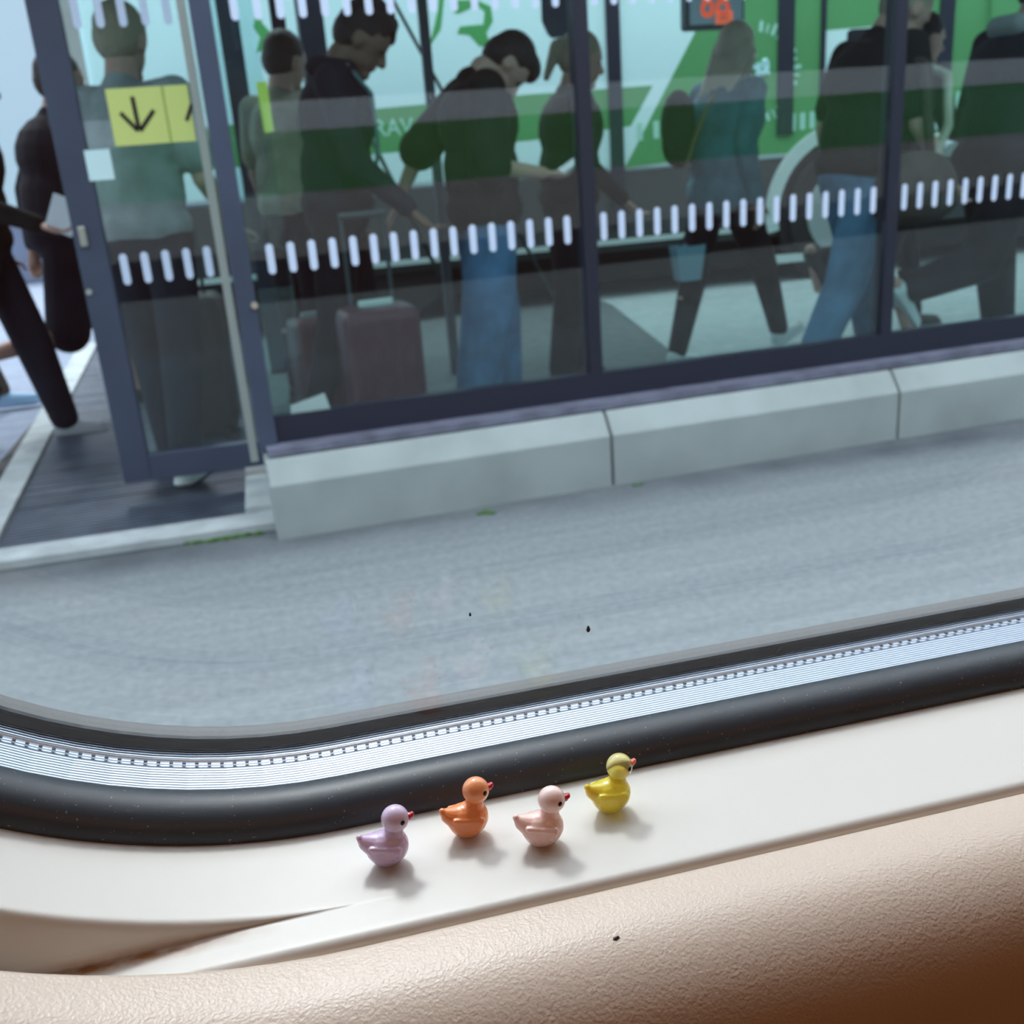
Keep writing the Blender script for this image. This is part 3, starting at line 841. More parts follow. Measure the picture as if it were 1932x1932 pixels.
# posts behind the people
def vpost(px, py, Yp, w, z0, z1, m, name, lab, cat, d=None):
    c = atY(px, py, Yp)
    return tag(MB().box(c[0] - w / 2, c[0] + w / 2, Yp, Yp + (d or w), z0, z1).build(name, m, bevel=0.004), lab, cat)
vpost(797, 0, 5.5, 0.048, 0, 2.465, mat('grey_post', (0.10, 0.12, 0.15, 1), 0.5), 'steel_post', 'grey steel post of the shelter behind the young man with the phone', 'post')
vpost(582, 0, 6.1, 0.135, 0, 2.9, M_navy, 'ticket_pillar', 'wide navy pillar behind the curly haired man', 'pillar', 0.2)
vpost(520, 0, 6.12, 0.075, 0, 2.9, M_darkpost, 'ticket_pillar', 'narrow black pillar left of the wide navy pillar', 'pillar', 0.1)
vpost(425, 0, 6.15, 0.11, 0, 2.9, M_navy, 'ticket_pillar', 'navy pillar seen just right of the door leaf', 'pillar', 0.1)

# ------------------------------------------------------------------ coach
YB = 7.5
bus = tag(empty('coach', (3.0, 8.7, 0)), 'white and green coach standing behind the people in the shelter', 'bus')
M_bw = mat('coach_white', (0.66, 0.84, 0.86, 1), 0.4, coat=0.2)
M_bg = mat('coach_green', (0.09, 0.30, 0.11, 1), 0.4, coat=0.2)
M_bg2 = mat('coach_light_green', (0.07, 0.33, 0.10, 1), 0.4)
M_skirt = mat('coach_dark_skirt', (0.035, 0.045, 0.048, 1), 0.5)
M_trim = mat('coach_pale_trim', (0.50, 0.60, 0.58, 1), 0.4)
def bp(px, py): p_ = atY(px, py, YB); return p_[0], p_[2]
bl = atY(175, 200, YB)[0]
body = MB().box(bl, 9.0, YB, YB + 2.4, 0.92, 3.3).build('body', M_bw, bus, bevel=0.05)
MB().box(bl, 9.0, YB + 0.01, YB + 2.4, 0.36, 0.925).build('skirt', M_skirt, bus)
MB().box(bl, 3.78, YB - 0.03, YB + 0.01, 0.415, 0.450).build('side_trim', M_trim, bus)
MB().box(bl + 0.1, 9.0, YB + 0.25, YB + 2.2, 0.12, 0.36).build('underbody', M_black, bus)
def decal(name, pts, m, lay=1, par=None):
    return MB().prism([(x, YB - 0.001 * lay, z) for x, z in [bp(*p) for p in pts]], (0, 0.0015, 0)).build(name, m, par or body)
decal('green_band', [(150, 268), (690, 207), (1000, 178), (1232, 161), (1190, 238), (1000, 265), (690, 292), (150, 345)], M_bg)
decal('green_field', [(1322, 40), (1178, 318), (1300, 300), (1480, 290), (1932, 240), (1960, -60), (1370, -60)], M_bg)
# logo shapes near the top
decal('green_logo', [(838, -5), (832, 55), (808, 92), (816, 62), (826, 20), (828, -5)], M_bg2, 2)
decal('green_logo', [(860, 0), (900, 0), (926, 12), (930, 40), (918, 62), (925, 84), (905, 88), (885, 66), (862, 64), (868, 50), (912, 46), (914, 22), (900, 10), (866, 26), (856, 24)], M_bg2, 2)
decal('green_logo', [(484, 20), (496, 45), (512, 62), (500, 92), (484, 100), (490, 70), (478, 50)], M_bg2, 2)
M_wl = mat('coach_white_lettering', (0.40, 0.68, 0.58, 1), 0.5)
o_ = bp(706, 258)
text_mesh('RAV', 'lettering', M_wl, body, (o_[0], YB - 0.002, o_[1]), (1, 0, 0), (0, 0, 1), 0.155, 0.001, 0.95)
o_ = bp(922, 236)
text_mesh('TAI', 'lettering', M_wl, body, (o_[0], YB - 0.002, o_[1]), (1, 0, 0), (0, 0, 1), 0.155, 0.001, 0.95)
# dashes along the green field
for x0, y0, x1, y1, n in ((1207, 250, 1300, 238, 4), (1496, 232, 1532, 228, 3), (1722, 198, 1842, 186, 8)):
    for i in range(n):
        t = i / max(1, n - 1); a = bp(x0 + (x1 - x0) * t, y0 + (y1 - y0) * t)
        MB().box(a[0] - 0.022, a[0] + 0.022, YB - 0.003, YB - 0.001, a[1] - 0.055, a[1] + 0.065).build('dash_mark', M_wl, body)
# round emblem: ring of strokes with a looped script inside
rb = MB(); c0 = bp(1425, 140)
for i in range(26):
    a = radians(-100 + i * 9.6); r0_, r1_ = 0.285, 0.345 + 0.012 * (i % 3)
    if i in (7, 8, 15, 20): continue
    u = Vector((cos(a), 0, sin(a))); w = Vector((-sin(a), 0, cos(a))) * (0.008 + 0.006 * (i % 2))
    C_ = Vector((c0[0], YB - 0.002, c0[1]))
    rb.prism([C_ + u * r0_ - w, C_ + u * r1_ - w, C_ + u * r1_ + w, C_ + u * r0_ + w], (0, -0.001, 0))
rb.build('emblem_ring', M_wl, body)
M_wl2 = mat('coach_script_white', (0.52, 0.78, 0.80, 1), 0.5)
sc_ = MB(); pts = [(1412, 98), (1421, 92), (1424, 104), (1414, 124), (1402, 140), (1398, 150), (1410, 160), (1424, 156), (1430, 140), (1424, 126), (1412, 132)]
pts2 = [(1430, 118), (1432, 136), (1440, 140), (1448, 130), (1446, 114), (1438, 116), (1440, 128), (1450, 140)]
for P in (pts, pts2):
    for p, q in zip(P, P[1:]):
        a = bp(*p); b_ = bp(*q); sc_.tube((a[0], YB - 0.002, a[1]), (b_[0], YB - 0.002, b_[1]), 0.016, n=8)
sc_.build('emblem_script', M_wl2, body)
a = bp(1411, 246); b_ = bp(1438, 212)
MB().box(a[0], b_[0], YB - 0.004, YB - 0.001, a[1], b_[1]).build('notice', mat('pale_notice', (0.35, 0.50, 0.48, 1), 0.6), body)
# pillars
for px, w, zlo in ((1155, 0.10, 0.55), (1485, 0.105, 1.09), (1553, 0.035, 1.12), (1785, 0.12, 1.15)):
    c = bp(px, 40); MB().box(c[0] - w / 2 - (0.02 if px == 1485 else 0), c[0] + w / 2, YB - 0.02, YB, zlo, 3.0).build('pillar', M_darkpost, body)
# white panel and black cab window
decal('white_panel', [(1558, 58), (1645, 50), (1640, 120), (1590, 150), (1556, 178)], M_bw, 3)
decal('cab_window', [(1598, 60), (1606, 55), (1690, 50), (1690, 215), (1588, 215), (1590, 150), (1596, 100)], mat('cab_window_black', (0.01, 0.013, 0.017, 1), 0.15), 5)
decal('side_window', [(1020, -30), (1022, 40), (1034, 66), (1042, 72), (1090, 66), (1095, -30)], mat('side_window_black', (0.012, 0.02, 0.03, 1), 0.15), 3)
# front wheel with pale arch
wc = (4.47, 0.50)
arch = MB()
for i in range(30):
    t0, t1 = radians(-20 + i * 7.0), radians(-20 + (i + 1) * 7.0)
    arch.prism([(wc[0] + r * cos(t), YB - 0.03, wc[1] + r * sin(t)) for r, t in ((0.56, t0), (0.66, t0), (0.66, t1), (0.56, t1))], (0, 0.035, 0))
arch.build('wheel_arch', M_trim, bus, smooth=False)
wh = MB(); n = 40
MB().tube((wc[0], YB - 0.02, wc[1]), (wc[0], YB + 0.02, wc[1]), 0.56, n=40).build('wheel_well', M_black, bus)
tyre = MB().tube((wc[0], YB - 0.05, wc[1]), (wc[0], YB + 0.25, wc[1]), 0.48, n=40).build('wheel', M_tyre, bus, bevel=0.02)
MB().tube((wc[0], YB - 0.06, wc[1]), (wc[0], YB + 0.0, wc[1]), 0.33, n=32).build('rim', mat('wheel_rim_grey', (0.30, 0.35, 0.35, 1), 0.4, metal=0.2), tyre, bevel=0.01)
MB().box(3.70, 4.62, YB - 0.06, YB - 0.01, 0.155, 0.215).build('step_plate', M_trim, bus)
MB().tube((0.9, YB + 0.03, 0.48), (0.9, YB + 0.3, 0.48), 0.46, n=32).build('wheel', M_tyre, bus, bevel=0.02)
# headlamp and its white surround
a = bp(1722, 262); b_ = bp(1815, 226)
MB().box(a[0], b_[0], YB - 0.03, YB, b_[1] - 0.06, b_[1] + 0.01).build('front_trim', M_bw, bus, bevel=0.01)
hl = bp(1776, 272)
lamp = MB().ell((hl[0], YB - 0.01, hl[1]), 0.30, 0.05, 0.10, n=24).build('headlamp', mat('headlamp_glass', (0.22, 0.33, 0.30, 1), 0.2, coat=0.5), bus, smooth=True)
mm_ = MB(); a = bp(1755, 282); b_ = bp(1795, 258); mm_.tube((a[0], YB - 0.06, a[1]), (b_[0], YB - 0.06, b_[1]), 0.030, n=10)
mm_.build('lamp_reflector', M_bw, lamp, smooth=True)
ck = MB()
cpts = [bp(*p) for p in ((1868, -10), (1866, 50), (1872, 60), (1880, 50), (1880, 80), (1884, 110), (1892, 128))]
for p, q in zip(cpts, cpts[1:]): ck.tube((p[0], YB - 0.03, p[1]), (q[0], YB - 0.03, q[1]), 0.012, n=8)
ck.build('cable', M_bg, body)

# background at the left
Yw = 14.0
a = atY(30, 430, Yw); b_ = atY(300, 430, Yw)
tag(MB().box(-6.0, -1.0, Yw, Yw + 0.3, 0.0, 0.70).build('barrier_wall', mat('blue_grey_barrier', (0.14, 0.17, 0.25, 1), 0.8, var=0.15, vscale=2), bevel=0.02), 'low blue grey barrier far behind the walkers at left', 'barrier')
c = atY(225, 60, 13.0)
tag(MB().box(c[0] - 0.72, c[0] + 0.62, 13.0, 14.2, 0.0, 4.5).build('kiosk', mat('beige_grey_kiosk', (0.30, 0.28, 0.27, 1), 0.8, var=0.1, vscale=1.5), bevel=0.03), 'beige grey kiosk column behind the blond man', 'kiosk')

# ------------------------------------------------------------------ people
def skin_mat(n, c): return mat(n, c, 0.55, sss=0.0, var=0.06, vscale=20)
M_skin1 = skin_mat('skin_light', (0.50, 0.30, 0.24, 1))
M_skin2 = skin_mat('skin_tan', (0.22, 0.12, 0.09, 1))
def cloth(n, c): return mat(n, c, 0.85, spec=0.2, var=0.2, vscale=9, bump=0.25, bscale=30, bdist=0.01)
M_tee = cloth('black_cotton', (0.010, 0.013, 0.014, 1))
M_dk = cloth('dark_navy_fabric', (0.012, 0.015, 0.026, 1))
M_jk = cloth('dark_charcoal_jacket', (0.022, 0.024, 0.034, 1))
M_jean = cloth('blue_denim', (0.075, 0.165, 0.30, 1))
M_jean2 = cloth('light_blue_denim', (0.10, 0.21, 0.34, 1))
M_grey = cloth('pale_grey_shirt', (0.30, 0.32, 0.33, 1))
M_beige = cloth('beige_shirt', (0.34, 0.32, 0.25, 1))
M_teal = cloth('teal_denim_jacket', (0.06, 0.18, 0.24, 1))
M_leg = cloth('black_leggings', (0.012, 0.012, 0.018, 1))
M_brown = cloth('brown_trousers', (0.10, 0.085, 0.07, 1))
M_cream_c = cloth('cream_fabric', (0.42, 0.42, 0.34, 1))
M_brstrap = cloth('brown_strap', (0.07, 0.055, 0.05, 1))
M_maroon = mat('maroon_shell', (0.075, 0.02, 0.035, 1), 0.4)
M_wshoe = mat('white_shoe', (0.50, 0.58, 0.58, 1), 0.6)
M_gshoe = mat('grey_shoe', (0.26, 0.29, 0.33, 1), 0.7)
M_bshoe = mat('brown_shoe', (0.05, 0.03, 0.028, 1), 0.6)
M_kshoe = mat('black_shoe', (0.012, 0.013, 0.016, 1), 0.6)
M_blshoe = mat('pale_blue_shoe', (0.25, 0.42, 0.62, 1), 0.6)
M_hdark = mat('dark_hair', (0.012, 0.011, 0.012, 1), 0.6, bump=0.6, bscale=60, bdist=0.02)
M_hbrown = mat('brown_hair', (0.030, 0.025, 0.022, 1), 0.6, bump=0.6, bscale=60, bdist=0.02)
M_hblond = mat('ash_blond_hair', (0.34, 0.28, 0.20, 1), 0.6, bump=0.5, bscale=60, bdist=0.02)
M_hlong = mat('long_blond_hair', (0.46, 0.38, 0.30, 1), 0.5, bump=0.5, bscale=60, bdist=0.02)

def Ry(a):      # pitch forward by a (about +y, x forward)
    return np.array([[cos(a), 0, sin(a)], [0, 1, 0], [-sin(a), 0, cos(a)]])
def Rz(a):
    return np.array([[cos(a), -sin(a), 0], [sin(a), cos(a), 0], [0, 0, 1]])
def Rx(a):
    return np.array([[1, 0, 0], [0, cos(a), -sin(a)], [0, sin(a), cos(a)]])

def person(px, n, head, h, pose, top, bot, shoe, hair, label, skin=M_skin1, py=None, sleeve='long', short=False,
           hair_style='short', female=False, fat=1.0, baggy=1.0, top_len=0.0, twist=0.0):
    """px: picture column of the hips, n: distance from the train; head: heading in degrees (0 = to the right)"""
    P = dict(lean=3, neck=8, headp=5, heady=0, lt=0, lk=4, rt=0, rk=4, la=0, lab=9, le=15, ra=0, rab=9, re=15, lf=0, rf=0, hands=True)
    P.update(pose)
    d = lambda k: radians(P[k])
    hip = np.array([0, 0, 0.525 * h])
    J = {}
    foots = []
    for s, t, k, f in ((1, 'lt', 'lk', 'lf'), (-1, 'rt', 'rk', 'rf')):
        hp = hip + np.array([0, s * 0.052 * h, 0])
        a = d(t); kn = hp + 0.245 * h * np.array([sin(a), 0, -cos(a)])
        b = a - d(k); an = kn + 0.235 * h * np.array([sin(b), 0, -cos(b)])
        fa = d(f)
        heel = an + Ry(fa) @ np.array([-0.035 * h, 0, -0.040 * h]); toe = an + Ry(fa) @ np.array([0.105 * h, 0, -0.040 * h])
        J[s] = (hp, kn, an, heel, toe); foots += [heel[2], toe[2]]
    low = min(foots) - 0.004
    for s in (1, -1): J[s] = tuple(p - np.array([0, 0, low]) for p in J[s])
    hip = hip - np.array([0, 0, low])
    L = d('lean'); RL = Ry(L) @ Rz(radians(twist))
    chest = hip + RL @ np.array([0.005, 0, 0.21 * h])
    nb = hip + RL @ np.array([0.0, 0, 0.30 * h])
    hn = nb + Ry(L + d('neck')) @ np.array([0, 0, 0.038 * h])
    RH = Ry(L + d('neck') + d('headp')) @ Rz(d('heady')) @ Rz(radians(twist))
    hc = hn + RH @ np.array([0.014 * h, 0, 0.058 * h])
    sw = (0.098 if female else 0.112) * h
    A = {}
    for s, a, ab, e in ((1, 'la', 'lab', 'le'), (-1, 'ra', 'rab', 're')):
        sh_ = hip + RL @ np.array([0, s * sw, 0.278 * h])
        v = Rz(radians(twist)) @ Rx(s * d(ab)) @ np.array([sin(d(a)), 0, -cos(d(a))])
        el = sh_ + 0.165 * h * v
        v2 = Rz(radians(twist)) @ Rx(s * d(ab) * 0.3) @ np.array([sin(d(a) + d(e)), 0, -cos(d(a) + d(e))])
        inw = P.get('inl' if s > 0 else 'inr', 0)
        v2 = v2 + Rz(radians(twist)) @ np.array([0, -s * inw, 0]); v2 /= np.linalg.norm(v2)
        wr = el + 0.145 * h * v2
        A[s] = (sh_, el, wr, v2)
    c = atY(px[0], px[1], n)
    root = empty('person', (c[0], c[1], 0), radians(head))
    tag(root, label, 'person')
    # --- body, one surface
    b = MB(); f = fat
    b.ell(hip + np.array([0, 0, 0.015 * h]), 0.062 * h * f, 0.088 * h * f, 0.075 * h, RL)
    b.ell(hip + RL @ np.array([0, 0, 0.11 * h]), 0.058 * h * f, 0.080 * h * f, 0.10 * h, RL)
    b.ell(chest, 0.066 * h * f, 0.096 * h * f, 0.10 * h, RL)
    b.cap(nb - RL @ np.array([0, 0, 0.03 * h]), hn, 0.042 * h, 0.032 * h)
    b.cap(hn, hc, 0.032 * h, 0.036 * h)
    b.ell(hc + RH @ np.array([-0.004 * h, 0, 0.012 * h]), 0.059 * h, 0.047 * h, 0.057 * h, RH)
    b.ell(hc + RH @ np.array([0.014 * h, 0, -0.022 * h]), 0.040 * h, 0.034 * h, 0.046 * h, RH)
    b.cap(hc + RH @ np.array([0.050 * h, 0, 0.006 * h]), hc + RH @ np.array([0.062 * h, 0, -0.014 * h]), 0.006 * h, 0.010 * h)   # nose
    b.ell(hc + RH @ np.array([0.050 * h, 0, -0.034 * h]), 0.008 * h, 0.015 * h, 0.007 * h, RH)                                 # lips
    b.ell(hc + RH @ np.array([0.044 * h, 0, -0.056 * h]), 0.013 * h, 0.016 * h, 0.012 * h, RH)                                 # chin
    b.cap(hc + RH @ np.array([0.047 * h, 0.020 * h, 0.016 * h]), hc + RH @ np.array([0.047 * h, -0.020 * h, 0.016 * h]), 0.006 * h)  # brow
    for s in (1, -1): b.ell(hc + RH @ np.array([-0.004 * h, s * 0.045 * h, -0.006 * h]), 0.014 * h, 0.006 * h, 0.019 * h, RH)
    for s in (1, -1):
        hp, kn, an, he, to = J[s]
        b.cap(hp, kn, 0.046 * h * f, 0.030 * h); b.cap(kn, an, 0.030 * h, 0.019 * h)
        b.cap(kn * 0.72 + an * 0.28 + np.array([-0.008 * h, 0, 0]), kn * 0.45 + an * 0.55, 0.031 * h, 0.024 * h)
        b.cap(he + np.array([0.02 * h, 0, 0.014 * h]), to + np.array([-0.02 * h, 0, 0.012 * h]), 0.018 * h, 0.014 * h)
        sh_, el, wr, v = A[s]
        b.cap(hip + RL @ np.array([0, s * 0.05 * h, 0.275 * h]), sh_, 0.032 * h, 0.031 * h)
        b.cap(sh_, el, 0.029 * h, 0.022 * h); b.cap(el, wr, 0.0225 * h, 0.0145 * h)
        # hand: palm, four curled fingers, thumb from the side
        side = np.cross(v, [0, 0, 1.0]); side = side / (np.linalg.norm(side) + 1e-9)
        if abs(v[2]) > 0.9: side = np.array([1.0, 0, 0])
        nrm = np.cross(side, v)
        pm = wr + v * 0.035 * h
        b.cap(wr + v * 0.008 * h, wr + v * 0.042 * h, 0.013 * h, 0.0175 * h, flat=(nrm, 0.62))
        for j in range(4):
            o = (j - 1.5) * 0.0095 * h; fl = (0.040, 0.045, 0.042, 0.033)[j] * h
            k0 = wr + v * 0.050 * h + side * o; cu = -nrm * s if P['hands'] else nrm * 0
            k1 = k0 + v * fl * 0.5 + cu * fl * 0.15; k2 = k1 + v * fl * 0.32 + cu * fl * 0.42
            b.cap(k0, k1, 0.0052 * h, 0.0048 * h, n=8); b.cap(k1, k2, 0.0048 * h, 0.0040 * h, n=8)
        t0 = wr + v * 0.018 * h + side * 0.014 * h; t1 = t0 + (v * 0.6 + side * 0.8) * 0.022 * h; t2 = t1 + (v * 0.9 + side * 0.2) * 0.018 * h
        b.cap(t0, t1, 0.0062 * h, 0.0054 * h, n=8); b.cap(t1, t2, 0.0054 * h, 0.0044 * h, n=8)
    body_ = remesh(b, 'body', skin, root, 0.0075, 1)
    for s in (1, -1):
        e = MB().ell(hc + RH @ np.array([0.0475 * h, s * 0.018 * h, 0.004 * h]), 0.004 * h, 0.006 * h, 0.004 * h, RH, n=10).build('eye', M_black, None, smooth=True)
        e.parent = root
    # --- top
    if top:
        t = MB(); g = 1.13 * f
        t.ell(chest, 0.070 * h * g, 0.100 * h * g, 0.108 * h, RL)
        t.ell(hip + RL @ np.array([0, 0, 0.10 * h]), 0.066 * h * g, 0.090 * h * g, 0.13 * h, RL)
        t.ell(hip + RL @ np.array([0, 0, 0.03 * h - top_len * 0.5 * h]), 0.068 * h * g, 0.096 * h * g, 0.06 * h + top_len * 0.5 * h, RL)
        t.cap(nb - RL @ np.array([0, 0, 0.035 * h]), nb + RL @ np.array([-0.004 * h, 0, -0.002 * h]), 0.052 * h, 0.040 * h)
        for s in (1, -1):
            sh_, el, wr, v = A[s]
            t.cap(hip + RL @ np.array([0, s * 0.045 * h, 0.268 * h]), sh_, 0.042 * h, 0.039 * h)
            if sleeve == 'long':
                t.cap(sh_, el, 0.038 * h, 0.030 * h); t.cap(el, wr - v * 0.004 * h, 0.030 * h, 0.022 * h)
            elif sleeve == 'half':
                t.cap(sh_, el, 0.046 * h, 0.052 * h)
            else:
                t.cap(sh_, sh_ * 0.28 + el * 0.72, 0.040 * h, 0.040 * h)
        remesh(t, 'jacket' if sleeve == 'long' else 'shirt', top, root, 0.011, 3)
    # --- trousers
    t = MB(); g = baggy
    t.ell(hip + np.array([0, 0, 0.01 * h]), 0.069 * h * f, 0.094 * h * f, 0.075 * h)
    for s in (1, -1):
        hp, kn, an, he, to = J[s]
        t.cap(hp, kn, 0.052 * h * f, 0.040 * h * max(g, 1.05))
        if not short: t.cap(kn, kn * 0.06 + an * 0.94, 0.040 * h * max(g, 1.05), 0.030 * h * g)
    remesh(t, 'shorts' if short else 'trousers', bot, root, 0.011, 3)
    # --- shoes
    for s, fk in ((1, 'lf'), (-1, 'rf')):
        hp, kn, an, he, to = J[s]; R = Ry(d(fk))
        t = MB()
        t.cap(he + R @ np.array([0.024 * h, 0, 0.020 * h]), to + R @ np.array([-0.022 * h, 0, 0.013 * h]), 0.025 * h, 0.019 * h)
        t.cap(he + R @ np.array([0.024 * h, 0, 0.03 * h]), an + R @ np.array([0, 0, -0.004 * h]), 0.024 * h, 0.023 * h)
        t.cap(he + R @ np.array([0.018 * h, 0, 0.006 * h]), to + R @ np.array([-0.016 * h, 0, 0.005 * h]), 0.026 * h, 0.023 * h, flat=(R @ np.array([0, 0, 1.0]), 0.35))
        remesh(t, 'shoe', shoe, root, 0.008, 2)
    # --- hair
    if hair:
        t = MB(); Q = lambda x, y, z: hc + RH @ np.array([x * h, y * h, z * h])
        t.ell(Q(-0.012, 0, 0.023), 0.059 * h, 0.0505 * h, 0.056 * h, RH)
        t.ell(Q(-0.026, 0, 0.000), 0.044 * h, 0.048 * h, 0.050 * h, RH)
        if hair_style == 'curly':
            rr = random.Random(3)
            for i in range(46):
                a = rr.uniform(0, 2 * pi); e = rr.uniform(0.15, 1.4)
                t.ell(Q(-0.006 + 0.052 * cos(a) * cos(e), 0.046 * sin(a) * cos(e), 0.026 + 0.052 * sin(e)), *(3 * [rr.uniform(0.010, 0.016) * h]), n=8)
        if hair_style == 'quiff':
            t.ell(Q(0.020, 0, 0.052), 0.040 * h, 0.040 * h, 0.024 * h, RH); t.ell(Q(0.046, 0, 0.044), 0.016 * h, 0.034 * h, 0.018 * h, RH)
        if hair_style == 'ponytail':
            t.ell(Q(-0.070, 0, 0.022), 0.018 * h, 0.018 * h, 0.018 * h, RH)
            t.cap(Q(-0.080, 0, 0.014), Q(-0.088, 0, -0.07), 0.019 * h, 0.010 * h)
        if hair_style == 'long':
            for j, yy in enumerate((-0.034, -0.017, 0.0, 0.017, 0.034)):
                t.cap(Q(-0.022, yy, 0.0), Q(-0.052, yy * 1.25, -0.135 - 0.012 * (j % 2)), 0.028 * h, 0.017 * h)
            for s in (1, -1):
                t.cap(Q(0.008, s * 0.044, 0.0), Q(-0.012, s * 0.058, -0.14), 0.016 * h, 0.013 * h)
        remesh(t, 'hair', hair, root, 0.0075, 1)
    return root, dict(hip=hip, nb=nb, hc=hc, A=A, J=J, RL=RL, chest=chest, h=h)

def wpt(root, p):
    return root.matrix_world @ Vector(p)

def child(root, mb, name, m, smooth=True):
    o = mb.build(name, m, None, smooth=smooth); o.parent = root; return o

def strap(root, pts, w, th, name, m):
    mb = MB()
    for a, b_ in zip(pts, pts[1:]): mb.cap(a, b_, w, w, n=10)
    return remesh(mb, name, m, root, 0.008, 1)

# 1 far left, dark jacket and shorts, walking away to the right
r1, k1 = person((108, 400), 5.5, 25, 1.80, dict(lean=8, lt=22, lk=8, rt=-12, rk=70, rf=60, la=-25, ra=20, re=30, le=20, headp=-4), M_jk, M_dk, M_kshoe, M_hbrown,
       'person in dark jacket and dark shorts walking, one bare calf raised, behind the door frame', short=True, baggy=1.45, fat=1.3)
# 2 left edge, navy trousers striding
r2, k2 = person((-34, 470), 5.05, 0, 1.74, dict(lean=4, lt=13, lk=3, rt=-14, rk=28, rf=28, la=-15, ra=5, re=62, le=30), M_tee, M_dk, M_gshoe, M_hdark,
       'person in dark clothes with grey shoe striding in at the left edge with white paper', baggy=1.25)
# 2b brown trousers, pale blue shoe
r2b, k2b = person((-170, 500), 5.9, 0, 1.75, dict(lt=20, lk=4, rt=-14, rk=22, rf=24), M_brstrap, M_brown, M_blshoe, M_hdark,
       'person in brown trousers and pale blue shoe, mostly outside the left edge')
# 3 blond man behind the yellow sign
r3, k3 = person((276, 450), 4.20, 66, 1.77, dict(headp=4, ra=5, re=40, lt=6, rt=-8, rk=8), M_grey, M_dk, M_wshoe, M_hblond,
       'person with ash blond hair in pale grey shirt, seen from behind through the yellow sign', sleeve='short', baggy=1.15, fat=1.0)
# 4 brown haired, beige shirt
r4, k4 = person((560, 470), 5.25, 40, 1.76, dict(headp=5, ra=10, re=60), M_beige, M_dk, M_kshoe, M_hbrown,
       'person with short brown hair in beige shirt, seen from behind, right of the corner post', sleeve='short')
# 5 curly haired man
r5, k5 = person((640, 430), 4.40, -8, 1.80, dict(lean=6, neck=24, headp=14, lt=8, rt=-8, rk=12, ra=10, re=35, la=-8, le=20), M_dk, M_leg, M_kshoe, M_hdark,
       'person with dark curly hair in dark zipped jacket looking down to the right', skin=M_skin2, hair_style='curly', fat=1.1)
# 6 young man with phone
r6, k6 = person((918, 440), 4.35, 3, 1.71, dict(lean=-1, neck=46, headp=24, ra=-4, re=84, inr=0.25, rab=6, la=-42, lab=20, le=14, lt=4, lk=2, rt=-6, rk=8), M_tee, M_jean, M_gshoe, M_hdark,
       'young person in black tee and baggy blue jeans bending over a phone', sleeve='half', hair_style='quiff', baggy=1.75, top_len=0.03, fat=1.2)
# 7 ponytail
r7, k7 = person((1075, 430), 4.95, 0, 1.66, dict(lean=4, headp=6, ra=0, re=45, lt=3, rt=-5, rk=6), M_tee, M_leg, M_kshoe, M_hblond,
       'person with ash blond ponytail in black clothes behind the phone user', female=True, hair_style='ponytail', baggy=1.3, fat=1.15)
# 8 blonde woman walking
r8, k8 = person((1362, 430), 4.95, 22, 1.69, dict(lean=5, headp=4, heady=10, lt=-16, lk=3, lf=4, rt=30, rk=10, rf=-18, ra=-20, re=35, la=18, le=60), M_teal, M_leg, M_wshoe, M_hlong,
       'person with long blonde hair in teal denim jacket and black leggings walking right', female=True, hair_style='long', fat=1.12, top_len=0.04)
# 9 man with straps
r9, k9 = person((1618, 410), 4.15, 6, 1.80, dict(lean=8, neck=24, headp=12, lt=16, lk=6, rt=-16, rk=12, rf=10, la=-14, le=25, ra=4, re=30), M_tee, M_jean2, M_bshoe, M_hblond,
       'person in black tee with brown shoulder strap and light blue jeans behind the right post', sleeve='short', fat=1.25, baggy=1.25)
# 10 dark trousers between
r10, k10 = person((1700, 420), 5.2, 0, 1.70, dict(lt=14, rt=-20, rk=70, rf=60, ra=15, re=60), M_jk, M_leg, M_kshoe, M_hdark,
       'person in dark clothes walking, mostly hidden by the one with straps')
# 11 right edge
r11, k11 = person((1880, 410), 4.20, 8, 1.82, dict(lean=9, lt=14, lk=4, rt=-22, rk=58, rf=52, la=-10, ra=12, re=50, le=25), M_jk, M_leg, M_wshoe, M_hdark,
       'person in dark printed jacket and black trousers walking at the right picture edge', baggy=1.3, fat=1.28, top_len=0.04)

# phone in the hands
def hand_world(root, k, s):
    return wpt(root, k['A'][s][2] + k['A'][s][3] * 0.05 * k['h'])
def thing_box(name, c, sx, sy, sz, rot, m, lab, cat, bevel=0.003):
    o = MB().box(-sx, sx, -sy, sy, -sz, sz).build(name, m, bevel=bevel); o.location = c; o.rotation_euler = rot
    return tag(o, lab, cat)
ph = hand_world(r6, k6, -1)
thing_box('phone', ph + Vector((0.045, 0.0, 0.035)), 0.075, 0.036, 0.004, (radians(10), radians(-28), 0.1), mat('phone_glossy', (0.30, 0.42, 0.50, 1), 0.1), 'phone held by the bent over young person in jeans', 'phone')
ph = hand_world(r2, k2, -1)
thing_box('paper_sheet', ph + Vector((0.03, -0.02, 0.06)), 0.055, 0.004, 0.075, (0, radians(25), 0), mat('white_paper', (0.65, 0.72, 0.80, 1), 0.7), 'white paper in the hands of the walker at the left edge', 'paper', 0.001)

